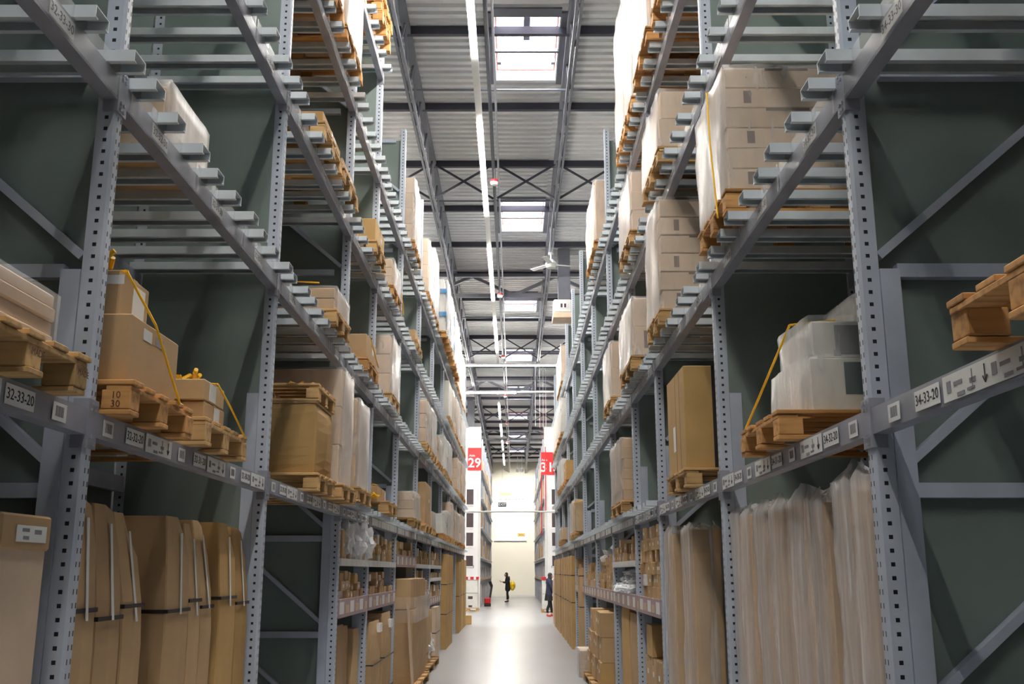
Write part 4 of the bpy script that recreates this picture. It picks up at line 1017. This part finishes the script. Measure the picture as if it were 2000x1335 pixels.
for i, (a, c) in enumerate(((20.4, 21.0), (23.3, 23.9), (24.1, 24.7), (25.0, 25.7), (26.3, 27.1), (27.4, 28.4), (29.2, 30.3), (30.6, 31.6), (32.1, 33.3))):
    floor_box(1, a, c, 2.05 if i else 1.75, 1.30, .6, '%s standing carton row of rack thirty-four towards its far end' % ORD[i], 'card_y' if i % 2 else 'card', band=[1.0, 1.6], seed=i)
floor_box(1, 34.2, 34.7, 1.45, 1.30, .3, 'tall plain carton standing free at the end of rack thirty-four', 'card_p', seed=3)

# ------------------------------------------------------------------ cross bar, far racks, signs
t = thing('height_bar', 'thin white height bar spanning the aisle at the rack ends', 'bar', (0, 34.05, 3.65))
obj('bar_tube', MB().tube((-1.7, 0, 0), (1.45, 0, 0), .03, 10).mesh('bar', 'housing'), t)
for x in (-1.7, 1.45): obj('bracket', MB().box(x - .03, x + .03, -.3, .03, -.06, .06).mesh('br', 'paint'), t)
XF2 = {-1: 1.58, 1: 1.45}
YF = [48.3 + 2.95 * i for i in range(9)]
rr = random.Random(11)
for s in (-1, 1):
    wname = 'far rack behind sign twenty-nine' if s < 0 else 'far rack behind sign thirty-one'
    for b in range(len(YF) - 1):
        y0, y1 = YF[b], YF[b + 1]; x = s * XF2[s]
        t = thing('pallet_rack', '%s bay of the %s' % (ORD[b], wname), 'rack', (x, y0, 0), 0, 'bays of the far racks')
        if b == 0:
            obj('upright_post', cached(('fp', s), lambda: bx(s, 0, .08, -.04, .04, 0, 8.3).mesh('post', 'paint')), t)
        obj('upright_post', cached(('fp', s), lambda: None), t, (0, y1 - y0, 0)); obj('rear_post', cached(('fp', s), lambda: None), t, (s * .92, y1 - y0, 0))
        obj('side_panel', cached(('fsp', s), lambda: bx(s, .05, .95, .03, .036, 0, 8.1).mesh('panel', 'panel')), t, (0, y1 - y0, 0))
        obj('back_panel', cached(('fbp', s), lambda: bx(s, .98, .986, .04, 2.9, 0, 8.1).mesh('panel', 'panel')), t)
        for lv in (1, 2, 3, 4):
            obj('front_beam', cached(('fb', s), lambda: bx(s, 0, .05, .04, 2.91, 0, .1).mesh('beam', 'beam')), t, (0, 0, LB[lv]))
            obj('shelf_deck', cached(('fd', s), lambda: bx(s, -.08, .95, .06, 2.89, .1, .14).mesh('deck', 'bar')), t, (0, 0, LB[lv]))
        obj('shelf_front', cached(('fsf', s), lambda: bx(s, -.01, .6, .05, 2.9, 0, .12).mesh('front', 'card_p')), t, (0, 0, 1.25))
        for k in range(2):
            for lv in (1, 2, 3, 4):
                if rr.random() < .62:
                    h = rr.uniform(.6, 1.05); w_ = rr.uniform(.9, 1.25)
                    tag(obj('cardboard_box', chbox(.8, w_, h, rr.choice(['card_p', 'card_w', 'card_p', 'card'])), None, (s * (XF2[s] + .38), y0 + .72 + 1.42 * k, LB[lv] + .14)), '%s pale load on the %s beam, %s bay, %s' % ('near' if k == 0 else 'far', ORD[lv - 1], ORD[b], wname), 'load', 'loads on the far racks')
            for lv, zz, hm in ((0, 0.0, 1.15), (0, 1.37, .7)):
                h = rr.uniform(hm * .7, hm)
                tag(obj('cardboard_box', chbox(.5, rr.uniform(.9, 1.25), h, rr.choice(['card', 'card_y', 'card_p'])), None, (s * (XF2[s] + .3), y0 + .72 + 1.42 * k, zz)), '%s brown pile %s, %s bay, %s' % ('near' if k == 0 else 'far', 'on the floor' if zz == 0 else 'on the low shelf', ORD[b], wname), 'load', 'loads on the far racks')
def sign(label, x, y, z, txt, w_, h_):
    t = thing('aisle_sign', label, 'sign', (x, y, z), 0, 'red aisle number signs')
    obj('red_board', MB().box(-w_ / 2, w_ / 2, 0, .03, -h_ / 2, h_ / 2).mesh('board', 'red'), t)
    obj('number', text_mesh(txt, .62, 'signw', .004, .01), t, (0, -.006, -.2), (PI / 2, 0, 0), label='white number ' + txt)
    obj('small_word', text_mesh('Aisle', .14, 'signw', .003), t, (-.12, -.006, .16), (PI / 2, 0, 0))
for s in (-1, 1):
    x0, x1 = sorted((s * (XF2[s] - .02), s * (XF2[s] + 1.2)))
    t = thing('end_panel', 'tall white end panel of the far rack behind sign %s' % ('twenty-nine' if s < 0 else 'thirty-one'), 'panel', ((x0 + x1) / 2, 47.4, 0))
    obj('white_sheet', MB().box(-(x1 - x0) / 2, (x1 - x0) / 2, 0, .08, 0, 8.4).mesh('sheet', 'signw'), t)
    obj('edge_post', MB().box(-.06, .06, -.04, .0, 0, 8.4).mesh('post', 'housing'), t, (-s * .55, 0, 0))
    xx = -s * .11
    for z0, z1 in ((4.75, 5.45), (3.7, 4.35), (2.85, 3.45), (1.95, 2.4)):
        obj('dark_poster', MB().box(xx - .16, xx + .16, -.012, 0, z0, z1).mesh('poster', 'dark'), t)
        obj('poster_ledge', MB().box(xx - .18, xx + .18, -.05, 0, z0 - .08, z0 - .02).mesh('ledge', 'signw'), t)
    obj('dark_header', MB().box(xx - .2, xx + .2, -.02, -.012, 1.86, 1.95).mesh('hdr', 'ink'), t)
sign('red aisle sign numbered twenty-nine on the white end panel', -1.86, 47.34, 6.87, '29', .64, 1.06)
sign('red aisle sign numbered thirty-one with a red line before it', 1.56, 47.34, 6.66, '31', .56, 1.06)
sign('red aisle sign numbered thirty-three, half hidden by rack thirty-four', 2.14, 47.32, 6.66, '33', .56, 1.06)
for i, (x, y, z0, z1) in enumerate(((1.46, 46.6, 4.45, 7.35), (1.28, 47.2, 3.4, 6.2))):
    tag(obj('red_ribbon', MB().tube((0, 0, 0), (0, 0, z1 - z0), .025, 6).tube((0, 0, z1 - z0), (0, 0, 9.74 - z0), .004, 4).tube((0, 0, 0), (-.04, 0, -.08), .02, 6).mesh('ribbon', 'red'), None, (x, y, z0)), '%s thin red pole hanging beside the thirty-one sign' % ('longer' if i == 0 else 'shorter'), 'pole')
col = MB().box(-.17, .17, -.17, .17, 0, 9.7)
o = obj('column', col.mesh('column', 'steel'), None, (-2.07, 47.85, 0)); o['kind'] = 'structure'
# white crates at the rack ends
for s, x, y in ((-1, -2.0, 45.3), (1, 1.62, 44.0)):
    nm = 'sign twenty-nine' if s < 0 else 'sign thirty-one'
    pallet(s, abs(x) - .45, y - .45, 0, 'brown pallet under the white crate before %s' % nm, near=False, l=.9, wy=.9)
    t = thing('white_crate', 'white crate with red rim and hand hole before %s' % nm, 'crate', (x, y, .144))
    obj('lower_crate', chbox(.86, .86, .62, 'card_w', .02), t); obj('upper_crate', chbox(.84, .84, .56, 'card_w', .02), t, (0, 0, .63))
    obj('red_rim', MB().box(-.44, .44, -.44, .44, 0, .12).mesh('rim', 'red'), t, (0, 0, 1.2))
    for q in (-.2, .05, .3): obj('white_stripe', MB().box(q - .06, q + .04, -.445, -.44, .0, .12).mesh('st', 'signw'), t, (0, 0, 1.2))
    obj('hand_hole', MB().box(.0, .2, -.436, -.43, .38, .5).box(0.02, .18, -.436, -.43, .04, .12).mesh('hole', 'dark'), t)
# hand truck and red tool at the far left rack
t = thing('hand_truck', 'small red and black trolley standing by the far rack', 'trolley', (-1.32, 51.5, 0))
obj('red_body', chbox(.3, .5, .3, 'red', .05), t, (0, 0, .12)); obj('black_handle', MB().tube((.1, .2, .3), (.2, .4, .95), .05, 8).tube((.2, .4, .95), (.1, .4, 1.2), .07, 8).mesh('h', 'ink'), t)
for y in (-.18, .18): obj('wheel', MB().tube((-.16, y, .07), (.16, y, .07), .07, 12).mesh('wheel', 'ink'), t)
# wall poster and exit sign
t = thing('wall_poster', 'huge white poster with orange heading on the end wall', 'poster', (-.27, RY1 - .02, 3.95))
obj('poster_sheet', MB().box(-1.18, 1.18, -.03, 0, 0, 3.8).mesh('sheet', 'signw'), t)
obj('lower_rail', MB().box(-1.2, 1.2, -.08, 0, -.06, 0).mesh('rail', 'steel_l'), t)
M['orange'] = painted('pale_orange', S(246, 176, 120), .6, 0, .05); M['yell'] = painted('logo_yellow', S(250, 196, 60), .6, 0, .03); M['logoblue'] = painted('logo_border', S(200, 130, 60), .6, 0, .03)
obj('orange_heading', MB().box(-.8, .05, -.036, -.03, 3.28, 3.5).mesh('h', 'orange'), t)
mb = MB(); r2 = random.Random(3)
for row in range(9):
    x = -.72
    while x < (.9 if row < 6 else .5):
        w_ = r2.uniform(.04, .16); mb.box(x, x + w_, -.034, -.03, 1.6 - row * .11, 1.63 - row * .11); x += w_ + .04
obj('printed_lines', mb.mesh('lines', 'greyink'), t)
mb = MB(); x = -.85
for w_ in (.2, .08, .22, .25, .12, .2, .2, .18): mb.box(x, x + w_, -.034, -.03, 2.98, 3.06); x += w_ + .06
obj('title_line', mb.mesh('title', 'greyink'), t)
obj('logo_board', MB().box(.55, 1.07, -.034, -.03, .28, .50).mesh('logo', 'logoblue'), t)
lg = MB(); lg.rings([[(.81 + .24 * math.cos(a), yy, .39 + .095 * math.sin(a)) for a in [2 * PI * i / 24 for i in range(24)]] for yy in (-.034, -.038)])
obj('logo_oval', lg.mesh('oval', 'yell'), t)
obj('logo_letters', text_mesh('IKEA', .16, 'dark', .002, .004), t, (.81, -.04, .39), (PI / 2, 0, 0))
t = thing('exit_sign', 'dark hanging exit sign with pale letters in front of the end wall', 'sign', (-.70, 60, 5.55))
obj('sign_board', MB().box(-.24, .24, -.02, .02, -.13, .13).mesh('b', 'teal'), t)
obj('letters', text_mesh('EXIT', .21, 'signw', .002, .004), t, (0, -.024, 0), (PI / 2, 0, 0), label='pale letters reading EXIT')
obj('hanging_wire', MB().box(-.006, .006, -.006, .006, .13, 4.19).mesh('w', 'steel'), t)
for i, x in enumerate((.25, .55)):
    t = thing('spot_lamp', '%s white spot lamp clamped under the roof before the end wall' % ORD[i], 'lamp', (x, 70.5, 8.75), 0, 'spot lamps before the end wall')
    obj('lamp_can', MB().tube((0, 0, 0), (0, .18, -.2), .09, 14, .12).tube((0, 0, .0), (0, 0, .99), .02, 8).mesh('can', 'housing'), t)
    ld = bpy.data.lights.new('spot', 'SPOT'); ld.energy = 190; ld.spot_size = 1.9; ld.spot_blend = .6; ld.shadow_soft_size = .12; ld.color = (1, .95, .86)
    lo = bpy.data.objects.new('spot_bulb', ld); COL.objects.link(lo); lo.location = (x, 70.75, 8.5); lo.rotation_euler = (math.radians(48), 0, 0)
# ceiling fan and air unit
t = thing('ceiling_fan', 'white three bladed fan hanging under the roof truss', 'fan', (.86, 22.2, 8.62))
obj('motor', MB().tube((0, 0, -.08), (0, 0, .02), .10, 16, .14).tube((0, 0, .02), (0, 0, .12), .14, 16, .05).mesh('motor', 'housing'), t)
obj('rod', MB().tube((0, 0, .1), (0, 0, .3), .02, 8).tube((0, 0, .25), (0, 0, .32), .07, 12, .05).mesh('rod', 'housing'), t)
for k in range(3):
    a = k * 2 * PI / 3 + .25
    obj('blade', cached('blade', lambda: MB().bar((.1, 0, 0), (.62, 0, .0), .12, .01).mesh('blade', 'housing')), t, (0, 0, .0), (0.15, 0, a))
t = thing('air_unit', 'grey ventilation box with square duct above rack thirty-four', 'air unit', (1.22, 24.5, 7.9))
obj('casing', chbox(.46, .6, .34, 'housing', .03), t, (0, 0, .1)); obj('drip_tray', chbox(.5, .66, .13, 'card_p', .01), t, (0, 0, -.04))
obj('duct', MB().box(-.1, .2, -.2, .2, .44, 1.8).mesh('duct', 'steel'), t); obj('grille', MB().box(-.08, .12, -.32, -.3, .2, .34).mesh('grille', 'curb'), t)
for q in (-.03, .06): obj('grille_slot', MB().box(q - .025, q + .025, -.326, -.319, .22, .32).mesh('slot', 'dark'), t)
for i, x in enumerate((.82, 1.0, 1.14, 1.26)):
    tag(obj('roof_cable', MB().tube((0, 0, 0), (0, 0, 2.6), .008, 6).mesh('cable', 'steel_l'), None, (x, 38 + .4 * i, 7.1)), '%s thin cable dropping from the roof over the cross aisle' % ORD[i], 'cable', 'thin roof cables')

# ------------------------------------------------------------------ people
def skin(name, chain, mat, parent, sub=2):
    """chain: list of (point, radius(x,y), parent index); a single continuous surface"""
    me = bpy.data.meshes.new(name); me.from_pydata([c[0] for c in chain], [(c[2], i) for i, c in enumerate(chain) if c[2] is not None], [])
    o = obj(name, me, parent)
    sk = o.modifiers.new('skin', 'SKIN'); ss = o.modifiers.new('sub', 'SUBSURF'); ss.levels = sub; ss.render_levels = sub
    for i, c in enumerate(chain):
        v = me.skin_vertices[0].data[i]; r = c[1]; v.radius = (r, r) if isinstance(r, (int, float)) else r
        v.use_root = (i == 0)
    me.materials.append(M[mat]); sk.use_smooth_shade = True
    return o
M['skinm'] = painted('skin', S(222, 176, 150), .5, 0, .03); M['coat'] = painted('black_coat', S(34, 32, 38), .8, 0, .1, 8)
M['navy'] = painted('navy_jacket', S(40, 46, 72), .6, 0, .15, 8); M['hairb'] = painted('brown_hair', S(62, 42, 36), .6, 0, .2, 20, stretch=(1, 1, .2)); M['hairk'] = painted('dark_hair', S(46, 40, 44), .6, 0, .2, 20)
M['fur'] = painted('brown_fur', S(120, 90, 66), .9, 0, .3, 30, bump=.5); M['legg'] = painted('black_leggings', S(26, 24, 30), .7, 0, .1); M['shoe'] = painted('black_boot', S(22, 20, 24), .5, 0, .1)
M['pinkshoe'] = painted('coral_trainer', S(232, 78, 80), .5, 0, .05); M['bagy'] = painted('yellow_bag', S(245, 205, 30), .45, 0, .08, 12); M['pink'] = painted('pink_purse', S(226, 70, 140), .5, 0, .05)
def ellip(c, r, mat, name, parent, rot=(0, 0, 0), n=2):
    bm = bmesh.new(); bmesh.ops.create_icosphere(bm, subdivisions=n, radius=1)
    for v in bm.verts: v.co = Vector((v.co.x * r[0], v.co.y * r[1], v.co.z * r[2]))
    me = bpy.data.meshes.new(name); bm.to_mesh(me); bm.free(); me.materials.append(M[mat]); me.shade_smooth()
    return obj(name, me, parent, c, rot)
def hand(t, wrist, d, name='hand', side=1):
    """palm with four bent fingers and a thumb along direction d"""
    wv = Vector(wrist); d = Vector(d).normalized(); sidev = d.cross(Vector((0, 0, 1))).normalized(); upv = sidev.cross(d)
    ch = [(tuple(wv), (.024, .016), None), (tuple(wv + d * .04), (.036, .016), 0), (tuple(wv + d * .085), (.038, .014), 1)]
    palm = 2
    for k, (off, ln) in enumerate(((-.028, .062), (-.009, .075), (.010, .07), (.028, .055))):
        b = wv + d * .085 + sidev * off
        i0 = len(ch); ch.append((tuple(b), .011, palm)); ch.append((tuple(b + d * ln * .5 - upv * .012), .009, i0)); ch.append((tuple(b + d * ln * .85 - upv * .035), .007, i0 + 1))
    b = wv + d * .03 + sidev * .036 * side
    i0 = len(ch); ch.append((tuple(b), .011, 1)); ch.append((tuple(b + d * .035 + sidev * .02 * side - upv * .012), .009, i0))
    return skin(name, ch, 'skinm', t, 1)
def person(label, loc, rz, H, pose):
    """local frame: faces +Y; H about 1.63"""
    t = thing('person', label, 'person', loc, rz); k = H / 1.63
    P = lambda x, y, z: (x * k, y * k, z * k)
    f = pose
    lf, rf = f['feet']            # (x,y) of each ankle
    hipz = .86; nod = f.get('nod', 0)
    body = [(P(0, 0, hipz), (.135 * k, .11 * k), None), (P(0, .0, 1.0), (.125 * k, .095 * k), 0), (P(0, .01, 1.15), (.135 * k, .10 * k), 1), (P(0, .0, 1.28), (.14 * k, .09 * k), 2), (P(0, .01, 1.36), (.06 * k, .055 * k), 3), (P(0, .02 + nod * .3, 1.43), (.045 * k, .045 * k), 4)]
    hz = 1.50 - nod * .15; hy = .04 + nod
    body += [(P(0, hy + .01, hz - .05), (.066 * k, .085 * k), 5), (P(0, hy, hz + .02), (.094 * k, .115 * k), 6), (P(0, hy - .01, hz + .09), (.075 * k, .09 * k), 7)]
    for sx, (ax, ay) in ((-1, lf), (1, rf)):
        i = len(body)
        body += [(P(sx * .085, 0, .80), .082 * k, 0), (P((sx * .085 + ax) / 2, ay * .5 + .02, .46), .056 * k, i), (P(ax, ay - .015, .28), .05 * k, i + 1), (P(ax, ay, .08), .034 * k, i + 2), (P(ax, ay + .09, .035), .03 * k, i + 3)]
    for sx, (el, wr) in ((-1, f['arms'][0]), (1, f['arms'][1])):
        i = len(body)
        body += [(P(sx * .14, 0, 1.29), .05 * k, 3), (P(*el), .040 * k, i), (P(*wr), .028 * k, i + 1)]
    skin('body', body, 'skinm', t)
    c = f['coat']; hem = f['hem']
    # clothing follows the body, a little larger
    cl = [(P(0, 0, hem), (.205 * k, .17 * k), None), (P(0, 0, (hem + 1.0) / 2), (.195 * k, .16 * k), 0), (P(0, .0, 1.02), (.165 * k, .135 * k), 1), (P(0, 0, 1.20), (.185 * k, .14 * k), 2), (P(0, .0, 1.31), (.17 * k, .115 * k), 3), (P(0, .005, 1.40), (.085 * k, .085 * k), 4)]
    for sx, (el, wr) in ((-1, f['arms'][0]), (1, f['arms'][1])):
        i = len(cl); wv = Vector(P(*wr)); ev = Vector(P(*el)); cuff = ev + (wv - ev) * .93
        cl += [(P(sx * .155, 0, 1.30), .095 * k, 4), (P(*el), .064 * k, i), (tuple(cuff), .045 * k, i + 1)]
        hand(t, tuple(wv), (wv - ev), side=sx)
    skin('coat', cl, c, t)
    for sx, (ax, ay) in ((-1, lf), (1, rf)):
        skin('legging', [(P(sx * .085, 0, .82), .09 * k, None), (P((sx * .085 + ax) / 2, ay * .5 + .02, .46), .063 * k, 0), (P(ax, ay - .015, .28), .056 * k, 1), (P(ax, ay, .12), .042 * k, 2)], 'legg', t)
        skin('shoe', [(P(ax, ay - .02, .1), .046 * k, None), (P(ax, ay - .02, .045), .043 * k, 0), (P(ax, ay + .07, .04), .04 * k, 1), (P(ax, ay + .15, .032), .03 * k, 2)], f['shoe'], t)
    hc = P(0, hy, hz + .02)
    hair = f['hair']
    ellip((hc[0], hc[1] - .026 * k, hc[2] + .035 * k), (.088 * k, .092 * k, .10 * k), hair, 'hair', t, n=3)
    ellip((hc[0], hc[1] - .065 * k, hc[2] - .07 * k), (.082 * k, .05 * k, .13 * k), hair, 'hair_back', t, n=3)
    for sx in (-1, 1):
        ellip((hc[0] + sx * .078 * k, hc[1] - .01 * k, hc[2] - .06 * k), (.016 * k, .04 * k, .09 * k), hair, 'hair_side', t)
        ellip((hc[0] + sx * .027 * k, hc[1] + .094 * k, hc[2] - .005), (.011 * k, .006 * k, .007 * k), 'ink', 'eye', t)
        ellip((hc[0] + sx * .076 * k, hc[1] + .01 * k, hc[2] - .015), (.010 * k, .018 * k, .028 * k), 'skinm', 'ear', t)
    ellip((hc[0], hc[1] + .104 * k, hc[2] - .03 * k), (.011 * k, .017 * k, .02 * k), 'skinm', 'nose', t); ellip((hc[0], hc[1] + .088 * k, hc[2] - .065 * k), (.02 * k, .009 * k, .006 * k), 'pink', 'mouth', t)
    return t, k
t, k = person('person in long black coat looking down at phone, yellow bag behind', (-.36, 58.5, 0), PI / 2 + .25, 1.63, dict(feet=((-.09, .06), (.09, -.04)), arms=(((-.22, .08, 1.06), (-.08, .30, 1.10)), ((.22, .08, 1.06), (.08, .30, 1.12))), coat='coat', hem=.56, shoe='shoe', hair='hairb', nod=.06))
ellip((0, -.03, 1.375), (.125, .105, .055), 'fur', 'fur_collar', t, n=3); obj('phone', MB().box(-.035, .035, -.005, .005, 0, .13).mesh('phone', 'ink'), t, (0, .40, 1.10), (-.6, 0, 0))
tt = thing('yellow_bag', 'bulging bright yellow bag carried behind the person in black coat', 'bag', (-.36 + .27, 58.52, 1.0 - .32))
ellip((0, 0, .22), (.17, .2, .27), 'bagy', 'bag_body', tt, n=3); obj('shoulder_strap', MB().tube((-.06, -.05, .45), (-.2, -.08, .68), .014, 8).mesh('strap', 'bagy'), tt)
t, k = person('person in navy jacket and coral shoes reaching into the shelves', (1.36, 39.8, 0), -PI / 2 + .25, 1.63, dict(feet=((-.09, .12), (.10, -.10)), arms=(((-.20, .14, 1.12), (-.10, .40, 1.28)), ((.22, .06, 1.03), (.20, .26, .86))), coat='navy', hem=.74, shoe='pinkshoe', hair='hairk', nod=.02))
ellip((0, -.05, 1.385), (.10, .085, .06), 'navy', 'hood', t)
obj('skirt', MB().tube((0, 0, .60), (0, 0, .84), .19, 16, .16).mesh('skirt', 'legg'), t)
tt = thing('pink_purse', 'small pink purse and paper held by the person in navy', 'purse', (1.60, 39.72, .80)); obj('purse_body', chbox(.12, .06, .16, 'pink', .015), tt); obj('paper', MB().box(-.14, -.02, -.05, -.045, -.03, .08).mesh('paper', 'white'), tt)
tag(obj('walking_stick', MB().tube((0, 0, 0), (.06, 0, .8), .012, 6).mesh('stick', 'red'), None, (1.5, 38.6, 0)), 'thin reddish stick leaning in front of the person in navy', 'stick')
print('objects', len(bpy.data.objects))
